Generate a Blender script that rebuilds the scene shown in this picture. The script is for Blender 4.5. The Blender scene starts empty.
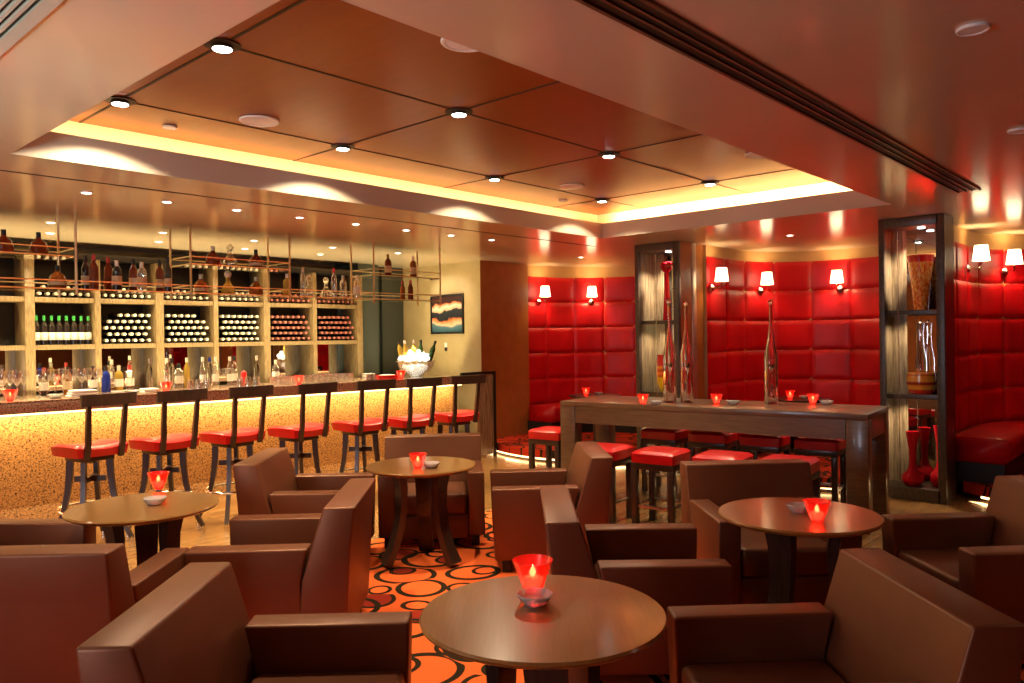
import bpy, bmesh, math, random
from mathutils import Vector, Matrix
random.seed(7)
C = bpy.context.scene.collection
PI = math.pi
ZC = 2.68                                   # lower ceiling height
# ---------------------------------------------------------------- camera frame
EYE = Vector((0, 0, 1.6)); FPX = 774.25
yaw, pitch, roll = math.radians(42.504), math.radians(-0.350), math.radians(-0.798)
FW = Vector((math.cos(pitch)*math.cos(yaw), math.cos(pitch)*math.sin(yaw), math.sin(pitch)))
_r = Vector((math.sin(yaw), -math.cos(yaw), 0)); _u = _r.cross(FW)
RT = _r*math.cos(roll)+_u*math.sin(roll); UP = -_r*math.sin(roll)+_u*math.cos(roll)
def ray(x, y): return (x-512)*RT-(y-341.5)*UP+FPX*FW
def onZ(x, y, z): w = ray(x, y); return EYE+w*((z-EYE.z)/w.z)      # a pixel's point at height z
def onY(x, y, Y): w = ray(x, y); return EYE+w*(Y/w.y)
def onX(x, y, X): w = ray(x, y); return EYE+w*(X/w.x)
# ---------------------------------------------------------------- materials
def mat(name, col, rough=.5, metal=0, spec=.5, coat=0, emis=None, es=0, build=None, coat_rough=.1, coat_ior=1.5, stint=None):
    m = bpy.data.materials.new(name); m.use_nodes = True
    nt = m.node_tree; b = nt.nodes['Principled BSDF']
    b.inputs['Base Color'].default_value = (*col, 1); b.inputs['Roughness'].default_value = rough
    b.inputs['Metallic'].default_value = metal; b.inputs['Specular IOR Level'].default_value = spec
    b.inputs['Coat Weight'].default_value = coat; b.inputs['Coat IOR'].default_value = coat_ior; b.inputs['Coat Roughness'].default_value = coat_rough
    if stint: b.inputs['Specular Tint'].default_value = (*stint, 1)
    if emis: b.inputs['Emission Color'].default_value = (*emis, 1); b.inputs['Emission Strength'].default_value = es
    if build: build(nt, b)
    return m
def N(nt, t, **kw):
    n = nt.nodes.new(t)
    for k, v in kw.items():
        if k in n.inputs: n.inputs[k].default_value = v
        else: setattr(n, k, v)
    return n
def coords(nt, scale=(1, 1, 1), kind='Object', rot=(0, 0, 0)):
    tc = N(nt, 'ShaderNodeTexCoord'); mp = N(nt, 'ShaderNodeMapping')
    mp.inputs['Scale'].default_value = scale; mp.inputs['Rotation'].default_value = rot
    nt.links.new(tc.outputs[kind], mp.inputs['Vector']); return mp.outputs[0]
def ramp(nt, fac, stops):
    r = N(nt, 'ShaderNodeValToRGB'); e = r.color_ramp.elements
    while len(e) > 1: e.remove(e[-1])
    e[0].position = stops[0][0]; e[0].color = (*stops[0][1], 1)
    for p, c in stops[1:]:
        x = e.new(p); x.color = (*c, 1)
    nt.links.new(fac, r.inputs[0]); return r.outputs[0]
def bump(nt, b, h, strength=.2, dist=.01):
    bp = N(nt, 'ShaderNodeBump'); bp.inputs['Strength'].default_value = strength; bp.inputs['Distance'].default_value = dist
    nt.links.new(h, bp.inputs['Height']); nt.links.new(bp.outputs[0], b.inputs['Normal'])
def grain(c1, c2, scale=(1, 14, 14), kind='Object', detail=5, nscale=3, rough=None):
    def f(nt, b):
        v = coords(nt, scale, kind)
        n = N(nt, 'ShaderNodeTexNoise', Scale=nscale, Detail=detail, Roughness=.6); nt.links.new(v, n.inputs['Vector'])
        nt.links.new(ramp(nt, n.outputs[0], [(.3, c1), (.7, c2)]), b.inputs['Base Color'])
        bump(nt, b, n.outputs[0], .08, .002)
    return f
def noise_col(c1, c2, s=20, bs=.1, kind='Object', lo=.35, hi=.65, dist=.002):
    def f(nt, b):
        v = coords(nt, (1, 1, 1), kind)
        n = N(nt, 'ShaderNodeTexNoise', Scale=s, Detail=4); nt.links.new(v, n.inputs['Vector'])
        nt.links.new(ramp(nt, n.outputs[0], [(lo, c1), (hi, c2)]), b.inputs['Base Color'])
        if bs: bump(nt, b, n.outputs[0], bs, dist)
    return f
def leather(c):
    def f(nt, b):
        v = coords(nt)
        n = N(nt, 'ShaderNodeTexVoronoi', Scale=260.0); nt.links.new(v, n.inputs['Vector'])
        bump(nt, b, n.outputs[0], .12, .001)
        n2 = N(nt, 'ShaderNodeTexNoise', Scale=3.0, Detail=3); nt.links.new(v, n2.inputs['Vector'])
        nt.links.new(ramp(nt, n2.outputs[0], [(.3, tuple(x*.88 for x in c)), (.7, tuple(x*1.1 for x in c))]), b.inputs['Base Color'])
    return f
def thin_glass(name, tint, gloss=.5, rough=.02, fac=.12):
    m = bpy.data.materials.new(name); m.use_nodes = True; nt = m.node_tree; nt.nodes.clear()
    o = N(nt, 'ShaderNodeOutputMaterial'); mx = N(nt, 'ShaderNodeMixShader')
    t = N(nt, 'ShaderNodeBsdfTransparent'); t.inputs[0].default_value = (*tint, 1)
    g = N(nt, 'ShaderNodeBsdfGlossy'); g.inputs[0].default_value = (1, 1, 1, 1); g.inputs['Roughness'].default_value = rough
    lw = N(nt, 'ShaderNodeLayerWeight'); lw.inputs[0].default_value = gloss
    mm = N(nt, 'ShaderNodeMath', operation='MULTIPLY_ADD'); mm.inputs[1].default_value = .75; mm.inputs[2].default_value = fac
    nt.links.new(lw.outputs['Facing'], mm.inputs[0]); nt.links.new(mm.outputs[0], mx.inputs[0])
    nt.links.new(t.outputs[0], mx.inputs[1]); nt.links.new(g.outputs[0], mx.inputs[2]); nt.links.new(mx.outputs[0], o.inputs[0])
    return m
def red_cup(name):
    m = thin_glass(name, (.97, .30, .24), .45, .03, .07); nt = m.node_tree
    mx = [n for n in nt.nodes if n.type == 'MIX_SHADER'][0]; o = [n for n in nt.nodes if n.type == 'OUTPUT_MATERIAL'][0]
    tl = N(nt, 'ShaderNodeBsdfTranslucent'); tl.inputs[0].default_value = (.85, .03, .02, 1); df = N(nt, 'ShaderNodeBsdfDiffuse'); df.inputs[0].default_value = (.7, .02, .02, 1)
    a = N(nt, 'ShaderNodeAddShader'); nt.links.new(tl.outputs[0], a.inputs[0]); nt.links.new(df.outputs[0], a.inputs[1])
    m2 = N(nt, 'ShaderNodeMixShader'); m2.inputs[0].default_value = .30; nt.links.new(mx.outputs[0], m2.inputs[1]); nt.links.new(a.outputs[0], m2.inputs[2]); nt.links.new(m2.outputs[0], o.inputs[0])
    return m
def tinted_glass(name, col, rough=.05, trans=.85):
    m = mat(name, col, rough); b = m.node_tree.nodes['Principled BSDF']
    b.inputs['Transmission Weight'].default_value = trans; b.inputs['IOR'].default_value = 1.4; return m
def emit(name, col, s):
    m = bpy.data.materials.new(name); m.use_nodes = True; nt = m.node_tree; nt.nodes.clear()
    o = N(nt, 'ShaderNodeOutputMaterial'); e = N(nt, 'ShaderNodeEmission'); e.inputs[0].default_value = (*col, 1); e.inputs[1].default_value = s
    nt.links.new(e.outputs[0], o.inputs[0]); return m

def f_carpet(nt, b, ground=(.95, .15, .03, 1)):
    v = coords(nt, (1, 1, 1), 'Object')
    tot = None
    def ringlayer(scale, off, r0, r1, w, rnd):
        mp = N(nt, 'ShaderNodeMapping'); mp.inputs['Location'].default_value = off; nt.links.new(v, mp.inputs[0])
        wn = N(nt, 'ShaderNodeTexNoise', Scale=1.6, Detail=0); nt.links.new(mp.outputs[0], wn.inputs['Vector'])
        wm = N(nt, 'ShaderNodeVectorMath', operation='SCALE'); wm.inputs['Scale'].default_value = .16; nt.links.new(wn.outputs['Color'], wm.inputs[0])
        wa = N(nt, 'ShaderNodeVectorMath', operation='ADD'); nt.links.new(mp.outputs[0], wa.inputs[0]); nt.links.new(wm.outputs[0], wa.inputs[1])
        vo = N(nt, 'ShaderNodeTexVoronoi', voronoi_dimensions='2D', Scale=scale, Randomness=rnd); nt.links.new(wa.outputs[0], vo.inputs['Vector'])
        sp = N(nt, 'ShaderNodeSeparateColor'); nt.links.new(vo.outputs['Color'], sp.inputs[0])
        rr = N(nt, 'ShaderNodeMapRange'); rr.inputs['To Min'].default_value = r0; rr.inputs['To Max'].default_value = r1; nt.links.new(sp.outputs[0], rr.inputs[0])
        d = N(nt, 'ShaderNodeMath', operation='SUBTRACT'); nt.links.new(vo.outputs['Distance'], d.inputs[0]); nt.links.new(rr.outputs[0], d.inputs[1])
        a = N(nt, 'ShaderNodeMath', operation='ABSOLUTE'); nt.links.new(d.outputs[0], a.inputs[0])
        l = N(nt, 'ShaderNodeMath', operation='LESS_THAN'); l.inputs[1].default_value = w; nt.links.new(a.outputs[0], l.inputs[0])
        return l.outputs[0], d.outputs[0], sp.outputs[1]
    l1, d1, c1 = ringlayer(2.2, (0, 0, 0), .26, .44, .043, .6)
    l2, d2, c2 = ringlayer(2.8, (7.3, 2.1, 0), .20, .38, .04, .85)
    mx = N(nt, 'ShaderNodeMath', operation='MAXIMUM'); nt.links.new(l1, mx.inputs[0]); nt.links.new(l2, mx.inputs[1])
    blob = N(nt, 'ShaderNodeMath', operation='LESS_THAN'); blob.inputs[1].default_value = 0; nt.links.new(d2, blob.inputs[0])
    sel = N(nt, 'ShaderNodeMath', operation='GREATER_THAN'); sel.inputs[1].default_value = .6; nt.links.new(c2, sel.inputs[0])
    an = N(nt, 'ShaderNodeMath', operation='MULTIPLY'); nt.links.new(blob.outputs[0], an.inputs[0]); nt.links.new(sel.outputs[0], an.inputs[1])
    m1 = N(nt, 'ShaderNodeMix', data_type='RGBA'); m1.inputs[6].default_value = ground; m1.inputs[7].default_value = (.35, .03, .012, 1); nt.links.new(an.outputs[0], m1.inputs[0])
    m2 = N(nt, 'ShaderNodeMix', data_type='RGBA'); m2.inputs[7].default_value = (.030, .018, .007, 1); nt.links.new(m1.outputs[2], m2.inputs[6]); nt.links.new(mx.outputs[0], m2.inputs[0])
    nt.links.new(m2.outputs[2], b.inputs['Base Color'])
    n = N(nt, 'ShaderNodeTexNoise', Scale=320.0); nt.links.new(v, n.inputs['Vector']); bump(nt, b, n.outputs[0], .5, .003)
def f_floor(nt, b):
    v = coords(nt, (1, 1, 1), 'Object', (0, 0, 0))
    br = N(nt, 'ShaderNodeTexBrick'); br.inputs['Scale'].default_value = 1.0; br.inputs['Brick Width'].default_value = 1.1; br.inputs['Row Height'].default_value = .11
    br.inputs['Mortar Size'].default_value = .003; br.inputs['Color1'].default_value = (.30, .135, .04, 1); br.inputs['Color2'].default_value = (.40, .20, .065, 1); br.inputs['Mortar'].default_value = (.06, .03, .01, 1)
    nt.links.new(v, br.inputs['Vector'])
    v2 = coords(nt, (2, 22, 1)); n = N(nt, 'ShaderNodeTexNoise', Scale=3.0, Detail=6); nt.links.new(v2, n.inputs['Vector'])
    mx = N(nt, 'ShaderNodeMix', data_type='RGBA', blend_type='MULTIPLY'); mx.inputs[0].default_value = .6
    nt.links.new(br.outputs[0], mx.inputs[6]); nt.links.new(ramp(nt, n.outputs[0], [(.3, (.55, .5, .45)), (.7, (1, 1, 1))]), mx.inputs[7])
    nt.links.new(mx.outputs[2], b.inputs['Base Color'])
def f_granite(base, dark):
    def f(nt, b):
        v = coords(nt); vo = N(nt, 'ShaderNodeTexNoise', Scale=70.0, Detail=3.0, Roughness=.7); nt.links.new(v, vo.inputs['Vector'])
        nt.links.new(ramp(nt, vo.outputs[0], [(.36, dark), (.43, (.26, .12, .035)), (.52, base), (.66, tuple(min(1, x*1.25) for x in base))]), b.inputs['Base Color'])
        bump(nt, b, vo.outputs[0], .15, .002)
    return f
def f_wineface(nt, b):
    v = coords(nt, (1, 60, 4)); n = N(nt, 'ShaderNodeTexNoise', Scale=4.0, Detail=6.0, Roughness=.65); nt.links.new(v, n.inputs['Vector'])
    nt.links.new(ramp(nt, n.outputs[0], [(.33, (.10, .07, .04)), (.5, (.38, .30, .19)), (.64, (.62, .52, .36))]), b.inputs['Base Color'])
def f_art(nt, b):
    v = coords(nt, (1, 1, 1), 'Generated')
    mp = N(nt, 'ShaderNodeSeparateXYZ'); nt.links.new(v, mp.inputs[0])
    n = N(nt, 'ShaderNodeTexNoise', Scale=2.2, Detail=2.0); nt.links.new(v, n.inputs['Vector'])
    ml = N(nt, 'ShaderNodeMath', operation='MULTIPLY_ADD'); ml.inputs[1].default_value = .42; nt.links.new(n.outputs[0], ml.inputs[0]); nt.links.new(mp.outputs[2], ml.inputs[2])
    nt.links.new(ramp(nt, ml.outputs[0], [(.15, (.02, .07, .10)), (.38, (.10, .22, .28)), (.45, (.85, .62, .42)), (.58, (.75, .22, .06)), (.62, (.02, .02, .03)), (.78, (.03, .04, .05)), (.80, (.8, .5, .3)), (.9, (.9, .75, .6)), (.98, (.7, .2, .05)), (1, (.05, .02, .02))]), b.inputs['Base Color'])

M = dict(
 paint = mat('ceiling_paint', (.72, .59, .42), .17, spec=.5, coat=.25, coat_rough=.12, build=noise_col((.70, .57, .405), (.74, .61, .435), 1.5, 0)),
 lip = mat('lip_paint', (.62, .50, .37), .45),
 cove = mat('cove_paint', (.85, .75, .5), .6),
 woodceil = mat('ceiling_veneer', (.27, .064, .004),   .30, spec=.35, stint=(1, .42, .12), build=grain((.245, .050, .002), (.295, .063, .003), (9, 1, 1), nscale=2)),
 gap = mat('panel_gap', (.02, .012, .008), .6),
 floor = mat('plank_floor', (.3, .14, .05), .22, coat=.3, build=f_floor),
 carpet = mat('ring_carpet', (.8, .1, .02), .95, spec=.1, build=f_carpet),
 dimcarpet = mat('ring_carpet_dimmed', (.5, .03, .01), .95, spec=.1, build=lambda nt, b: f_carpet(nt, b, (.48, .035, .012, 1))),  # same ring carpet; darker ground colour stands for the dimmer light there
 brownwall = mat('brown_wall', (.42, .15, .035), .4, build=noise_col((.39, .135, .03), (.45, .165, .04), 6, .05)),
 olivewall = mat('olive_wall', (.52, .42, .22), .5, build=noise_col((.49, .39, .20), (.55, .44, .24), 5, .05)),
 soffit = mat('tan_soffit', (.58, .36, .14), .5),
 leather = mat('brown_leather', (.115, .033, .014), .40, spec=1, stint=(1, .50, .28), build=leather((.115, .033, .014))),
 piping = mat('leather_seam', (.09, .035, .025), .5),
 red = mat('red_leather', (.62, .006, .008), .30, coat=.3, coat_rough=.25, build=leather((.62, .006, .008))),
 redpad = mat('red_padding', (.58, .003, .008), .42, build=leather((.58, .003, .008))),
 darkwood = mat('dark_wood', (.045, .022, .014), .3, coat=.2, build=grain((.030, .014, .009), (.065, .032, .020), (20, 20, 2))),
 tablewood = mat('table_wood', (.18, .08, .02), .28, spec=.8, stint=(1, .5, .2), coat=.45, coat_rough=.13, coat_ior=1.6, build=grain((.22, .085, .016), (.29, .12, .026), (2, 30, 30))),
 longwood = mat('long_table_wood', (.15, .08, .04), .3, coat=.25, build=grain((.11, .055, .028), (.20, .11, .055), (2, 30, 30))),
 zebra = mat('case_veneer', (.3, .2, .1), .4, build=grain((.10, .06, .03), (.42, .30, .17), (14, 14, 1.2), nscale=4)),
 casewood = mat('case_frame_wood', (.07, .045, .03), .35, build=grain((.035, .024, .017), (.13, .09, .06), (10, 10, 2), nscale=9)),
 shelfwood = mat('shelf_oak', (.3, .2, .1), .45, build=grain((.13, .08, .035), (.36, .25, .12), (30, 30, 3))),
 dark = mat('dark_backing', (.018, .014, .011), .35),
 black = mat('black', (.01, .01, .01), .5),
 chrome = mat('chrome', (.8, .78, .75), .12, 1),
 steel = mat('brushed_steel', (.55, .52, .46), .3, 1),
 brass = mat('brass', (.86, .72, .45), .33, 1),
 silver = mat('silver_strip', (.55, .5, .42), .35, .7),
 mirror = mat('tinted_mirror', (.72, .70, .66), .02, 1),
 bluepanel = mat('slate_panel', (.06, .075, .07), .3),
 granite = mat('granite_front', (.75, .52, .30), .4, build=f_granite((.50, .25, .075), (.025, .011, .004))),
 granite_top = mat('granite_top', (.6, .4, .3), .15, coat=.5, build=f_granite((.50, .32, .24), (.07, .035, .025))),
 white = mat('white_plastic', (.93, .92, .88), .4),
 towel = mat('white_towel', (.9, .87, .8), .9, build=noise_col((.85, .82, .75), (.93, .9, .84), 120, .6)),
 grille = mat('white_grille', (.62, .56, .42), .4),
 bronze = mat('bronze_grille', (.16, .09, .05), .35, .6),
 bulb = emit('lamp_disc', (1, .93, .85), 14),
 shade = mat('lamp_shade', (.95, .85, .65), .8, emis=(1, .80, .48), es=3.6),
 candlewax = mat('candle_wax', (.95, .75, .5), .6, emis=(1, .72, .45), es=3.2),
 flame = emit('flame', (1, .75, .35), 30),
 redglass = red_cup('red_glass'),
 redsolid = tinted_glass('deep_red_glass', (.62, .01, .02), .06, .25),
 orangeglass = tinted_glass('orange_art_glass', (.95, .22, .02), .12, .2),
 clear = thin_glass('clear_glass', (.95, .96, .95), .45, .04, .16),
 crystal = tinted_glass('cut_crystal', (.97, .97, .97), .02, 1.0),
 cutglass = tinted_glass('pressed_glass', (.97, .95, .90), .05, .6),
 shelfglass = thin_glass('shelf_glass', (.80, .88, .82), .4, .03, .12),
 bottle_dark = mat('dark_bottle_glass', (.018, .012, .010), .08, coat=.5),
 bottle_green = mat('green_bottle_glass', (.02, .06, .015), .08, coat=.5),
 amber = tinted_glass('amber_spirit', (.55, .16, .03), .05, .5),
 cognac = tinted_glass('cognac_spirit', (.30, .05, .015), .05, .4),
 gold = tinted_glass('golden_spirit', (.85, .55, .10), .05, .6),
 blueglass = tinted_glass('cobalt_glass', (.02, .04, .32), .06, .3),
 capwhite = mat('pale_foil', (.85, .78, .62), .35, .2),
 capred = mat('red_foil', (.55, .06, .05), .35, .2),
 capdusk = mat('dusky_foil', (.50, .17, .13), .35, .2),
 capgreen = mat('green_foil', (.06, .40, .08), .35, .2),
 label = mat('paper_label', (.85, .80, .68), .6),
 creamlabel = mat('cream_label', (.72, .55, .32), .6),
 ice = mat('crushed_ice', (.95, .95, .92), .3, emis=(1, .93, .75), es=.9),  # emission in the ice stands in for light from beneath
 art = mat('wave_artwork', (.3, .3, .3), .4, build=f_art),
 led = emit('warm_strip_light', (1, .62, .26), 4),
 coveled = emit('cove_strip_light', (1, .70, .28), 6),
 redtray = mat('red_lacquer', (.65, .02, .02), .3),
)
# ---------------------------------------------------------------- mesh helpers
def new(): return bmesh.new()
def box(bm, x0, x1, y0, y1, z0, z1, bev=0, seg=2, mi=0, M4=None):
    t = bmesh.new(); bmesh.ops.create_cube(t, size=1)
    for v in t.verts: v.co = Vector((x0+(v.co.x+.5)*(x1-x0), y0+(v.co.y+.5)*(y1-y0), z0+(v.co.z+.5)*(z1-z0)))
    if bev: bmesh.ops.bevel(t, geom=list(t.edges), offset=bev, segments=seg, profile=.5, affect='EDGES')
    join(bm, t, mi, M4, smooth=bool(bev))
def join(bm, t, mi=0, M4=None, smooth=False):
    if M4 is not None: bmesh.ops.transform(t, matrix=M4, verts=t.verts)
    mp = {}
    for v in t.verts: mp[v] = bm.verts.new(v.co)
    for f in t.faces:
        try: g = bm.faces.new([mp[v] for v in f.verts]); g.material_index = mi; g.smooth = smooth or f.smooth
        except ValueError: pass
    t.free()
def prism(bm, pts, z0, z1, bev=0, seg=2, mi=0, M4=None, axis='z', smooth=False):
    """pts outline in (a,b); extruded along axis"""
    t = bmesh.new()
    def P(a, b, c): return {'z': (a, b, c), 'y': (a, c, b), 'x': (c, a, b)}[axis]
    lo = [t.verts.new(P(a, b, z0)) for a, b in pts]; hi = [t.verts.new(P(a, b, z1)) for a, b in pts]
    n = len(pts); t.faces.new(lo[::-1]); t.faces.new(hi)
    for i in range(n): t.faces.new((lo[i], lo[(i+1) % n], hi[(i+1) % n], hi[i]))
    bmesh.ops.recalc_face_normals(t, faces=t.faces)
    if bev: bmesh.ops.bevel(t, geom=list(t.edges), offset=bev, segments=seg, profile=.5, affect='EDGES')
    join(bm, t, mi, M4, smooth=bool(bev) or smooth)
def lathe(bm, prof, n=20, c=(0, 0, 0), mi=0, M4=None, lobes=0, lobe_amp=0):
    t = bmesh.new(); rings = []
    for r, z in prof:
        if r < 1e-5: rings.append([t.verts.new((c[0], c[1], c[2]+z))])
        else: rings.append([t.verts.new((c[0]+r*(1+lobe_amp*math.cos(lobes*2*PI*k/n))*math.cos(2*PI*k/n), c[1]+r*(1+lobe_amp*math.cos(lobes*2*PI*k/n))*math.sin(2*PI*k/n), c[2]+z)) for k in range(n)])
    for a, b in zip(rings, rings[1:]):
        if len(a) == 1 and len(b) == 1: continue
        for k in range(n):
            j = (k+1) % n
            if len(a) == 1: t.faces.new((a[0], b[j], b[k]))
            elif len(b) == 1: t.faces.new((a[k], a[j], b[0]))
            else: t.faces.new((a[k], a[j], b[j], b[k]))
    bmesh.ops.recalc_face_normals(t, faces=t.faces)
    join(bm, t, mi, M4, smooth=True)
def tube(bm, pts, r, n=8, mi=0, closed=False):
    pts = [Vector(p) for p in pts]; m = len(pts); t = bmesh.new(); rings = []
    for i, p in enumerate(pts):
        if closed: d = pts[(i+1) % m]-pts[i-1]
        else: d = pts[min(i+1, m-1)]-pts[max(i-1, 0)]
        d.normalize(); a = d.cross(Vector((0, 0, 1)) if abs(d.z) < .9 else Vector((1, 0, 0))).normalized(); b = d.cross(a)
        rr = r[i] if isinstance(r, (list, tuple)) else r
        rings.append([t.verts.new(p+a*rr*math.cos(2*PI*k/n)+b*rr*math.sin(2*PI*k/n)) for k in range(n)])
    for i in range(m if closed else m-1):
        A, B = rings[i], rings[(i+1) % m]
        for k in range(n): t.faces.new((A[k], A[(k+1) % n], B[(k+1) % n], B[k]))
    if not closed: t.faces.new(rings[0][::-1]); t.faces.new(rings[-1])
    bmesh.ops.recalc_face_normals(t, faces=t.faces); join(bm, t, mi, smooth=True)
def slab_path(bm, pts, wdir, w, th, bev=.006):
    """curved board: path pts (centre line), width vector wdir (unit) of width w list, thickness th"""
    pts = [Vector(p) for p in pts]; t = bmesh.new(); R = []
    wd = Vector(wdir).normalized()
    for i, p in enumerate(pts):
        d = (pts[min(i+1, len(pts)-1)]-pts[max(i-1, 0)]).normalized(); nn = d.cross(wd).normalized()
        ww = w[i] if isinstance(w, (list, tuple)) else w; tt = th[i] if isinstance(th, (list, tuple)) else th
        R.append([t.verts.new(p+wd*a*ww/2+nn*b*tt/2) for a, b in ((-1, -1), (1, -1), (1, 1), (-1, 1))])
    for A, B in zip(R, R[1:]):
        for k in range(4): t.faces.new((A[k], A[(k+1) % 4], B[(k+1) % 4], B[k]))
    t.faces.new(R[0][::-1]); t.faces.new(R[-1]); bmesh.ops.recalc_face_normals(t, faces=t.faces)
    join(bm, t, smooth=False)
def obj(name, bm, mats, parent=None, loc=None, rotz=0, auto=True):
    me = bpy.data.meshes.new(name); bm.to_mesh(me); bm.free()
    for m in (mats if isinstance(mats, (list, tuple)) else [mats]): me.materials.append(m)
    if auto:
        try: me.set_sharp_from_angle(angle=math.radians(38))
        except Exception: pass
    o = bpy.data.objects.new(name, me); C.objects.link(o)
    if parent: o.parent = parent
    if loc is not None: o.location = loc
    if rotz: o.rotation_euler = (0, 0, rotz)
    return o
def tag(o, label, cat, group=None, kind=None):
    o['label'] = label; o['category'] = cat
    if group: o['group'] = group
    if kind: o['kind'] = kind
    return o
def thing(name, label, cat, loc=(0, 0, 0), rotz=0, group=None):
    o = bpy.data.objects.new(name, None); o.empty_display_size = .1; C.objects.link(o)
    o.location = loc; o.rotation_euler = (0, 0, rotz); return tag(o, label, cat, group)
def dup(root, loc, rotz=0, label=None, group=None, scale=None, swap=None):
    r = root.copy(); C.objects.link(r); r.location = loc; r.rotation_euler = (0, 0, rotz)
    if label: r['label'] = label
    if group: r['group'] = group
    if scale: r.scale = scale
    for ch in list(root.children):
        c = ch.copy(); C.objects.link(c); c.parent = r
        for g in list(ch.children):
            d = g.copy(); C.objects.link(d); d.parent = c
    return r
def struct(name, bm, m, **kw):
    o = obj(name, bm, m, **kw); o['kind'] = 'structure'; return o
ORD = ['first', 'second', 'third', 'fourth', 'fifth', 'sixth', 'seventh', 'eighth', 'ninth', 'tenth', 'eleventh', 'twelfth', 'thirteenth', 'fourteenth']
# ---------------------------------------------------------------- lights
WARM = (1, .82, .52); AMB = (1, .60, .24)
def spot(name, loc, power, size=120, blend=.6, col=WARM, radius=.03, aim=None):
    l = bpy.data.lights.new(name, 'SPOT'); l.energy = power; l.color = col; l.spot_size = math.radians(size); l.spot_blend = blend; l.shadow_soft_size = radius
    o = bpy.data.objects.new(name, l); C.objects.link(o); o.location = loc
    if aim: o.rotation_euler = (Vector(aim)-Vector(loc)).to_track_quat('-Z', 'Y').to_euler()
    return o
def point(name, loc, power, col=WARM, radius=.03):
    l = bpy.data.lights.new(name, 'POINT'); l.energy = power; l.color = col; l.shadow_soft_size = radius
    o = bpy.data.objects.new(name, l); C.objects.link(o); o.location = loc; return o
def area(name, loc, aim, sx, sy, power, col=WARM, along=None):
    l = bpy.data.lights.new(name, 'AREA'); l.shape = 'RECTANGLE'; l.size = sx; l.size_y = sy; l.energy = power; l.color = col
    o = bpy.data.objects.new(name, l); C.objects.link(o); o.location = loc
    z = -(Vector(aim)-Vector(loc)).normalized(); x = Vector(along).normalized(); x = (x-z*x.dot(z)).normalized(); y = z.cross(x)
    o.matrix_world = Matrix.Translation(loc) @ Matrix((x, y, z)).transposed().to_4x4(); return o

# ================================================================ SETTING
X0, X1, Y0, Y1 = -3.0, 11.0, -3.0, 9.45
bm = new(); box(bm, X0, X1, Y0, Y1, -.1, 0); struct('floor', bm, M['floor'])
# carpet laid in the lounge (lies 8 mm proud of the planks)
bm = new(); box(bm, -2.5, 5.18, -2.2, 4.95, .001, .010); o = obj('carpet', bm, M['carpet']); tag(o, 'orange red carpet with looping dark rings under the lounge chairs', 'carpet')
# lower ceiling with the tray opening
TX0, TX1, TY0, TY1 = 1.33, 7.05, 2.06, 5.07
bm = new()
box(bm, X0, X1, TY1, Y1, ZC, ZC+.14); box(bm, X0, X1, Y0, TY0, ZC, ZC+.14)
box(bm, X0, TX0, TY0, TY1, ZC, ZC+.14); box(bm, TX1, X1, TY0, TY1, ZC, ZC+.14)
struct('ceiling', bm, M['paint'])
# lip lining of the tray
LT = .165
bm = new()
box(bm, TX0, TX1, TY1-.004, TY1+.03, ZC+.001, ZC+LT); box(bm, TX0, TX1, TY0-.03, TY0+.004, ZC+.001, ZC+LT)
box(bm, TX0-.03, TX0+.004, TY0, TY1, ZC+.001, ZC+LT); box(bm, TX1-.004, TX1+.03, TY0, TY1, ZC+.001, ZC+LT)
struct('trim_1', bm, M['lip'])
ZW = 3.0; G = .27
bm = new()   # cove riser around the tray
box(bm, TX0-G, TX1+G, TY1+G, TY1+G+.05, ZC+.14, ZW+.05); box(bm, TX0-G, TX1+G, TY0-G-.05, TY0-G, ZC+.14, ZW+.05)
box(bm, TX0-G-.05, TX0-G, TY0-G-.05, TY1+G+.05, ZC+.14, ZW+.05); box(bm, TX1+G, TX1+G+.05, TY0-G-.05, TY1+G+.05, ZC+.14, ZW+.05)
struct('trim_2', bm, M['cove'])
bm = new(); box(bm, TX0-G, TX1+G, TY0-G, TY1+G, ZW, ZW+.06); struct('ceiling.001', bm, M['woodceil'])
# black shadow gaps between the veneer panels
gx = [.22, 1.79, 3.33, 4.92, 6.52]; gy = [2.25, 3.47, 4.69]
bm = new()
for x in gx[1:]: box(bm, x-.008, x+.008, TY0-G, TY1+G, ZW-.003, ZW)
for y in gy: box(bm, TX0-G, TX1+G, y-.008, y+.008, ZW-.003, ZW)
struct('trim_3', bm, M['gap'])
# groove line in the bar ceiling
bm = new(); box(bm, X0, 7.6, 5.58, 5.60, ZC-.003, ZC); struct('trim_4', bm, M['gap'])
# walls
WX = 7.73; WY = 7.67
bm = new(); box(bm, WX-.004, WX+.12, WY+.001, Y1, 0, ZC); struct('wall_picture', bm, M['olivewall'])
bm = new(); box(bm, WX, 8.74, WY, WY+.12, 0, ZC); struct('wall_brown', bm, M['brownwall'])
bm = new(); box(bm, X0, WX+.1, 9.6, 9.7, 0, ZC); struct('wall_bar', bm, M['olivewall'])
bm = new(); box(bm, X0-.1, X0, Y0, 9.7, 0, ZC); struct('wall_left', bm, M['brownwall'])
bm = new(); box(bm, X0, X1, Y0-.1, Y0, 0, ZC); struct('wall_right', bm, M['brownwall'])
bm = new(); box(bm, X1, X1+.1, Y0, 9.7, 0, ZC); struct('wall_far', bm, M['brownwall'])
bm = new(); box(bm, WX-.015, WX, 7.80, 9.3, 0, .09); struct('baseboard_picture', bm, M['darkwood'])
# slate panelled recess between the wine shelves and the picture wall
bm = new()
for i, (a, b_) in enumerate(((6.50, 6.86), (6.88, 7.28), (7.30, 7.71))): box(bm, a, b_, 9.34+.03*(i % 2), 9.42, 0, ZC, .004)
struct('wall_slate', bm, M['bluepanel'])

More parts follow.
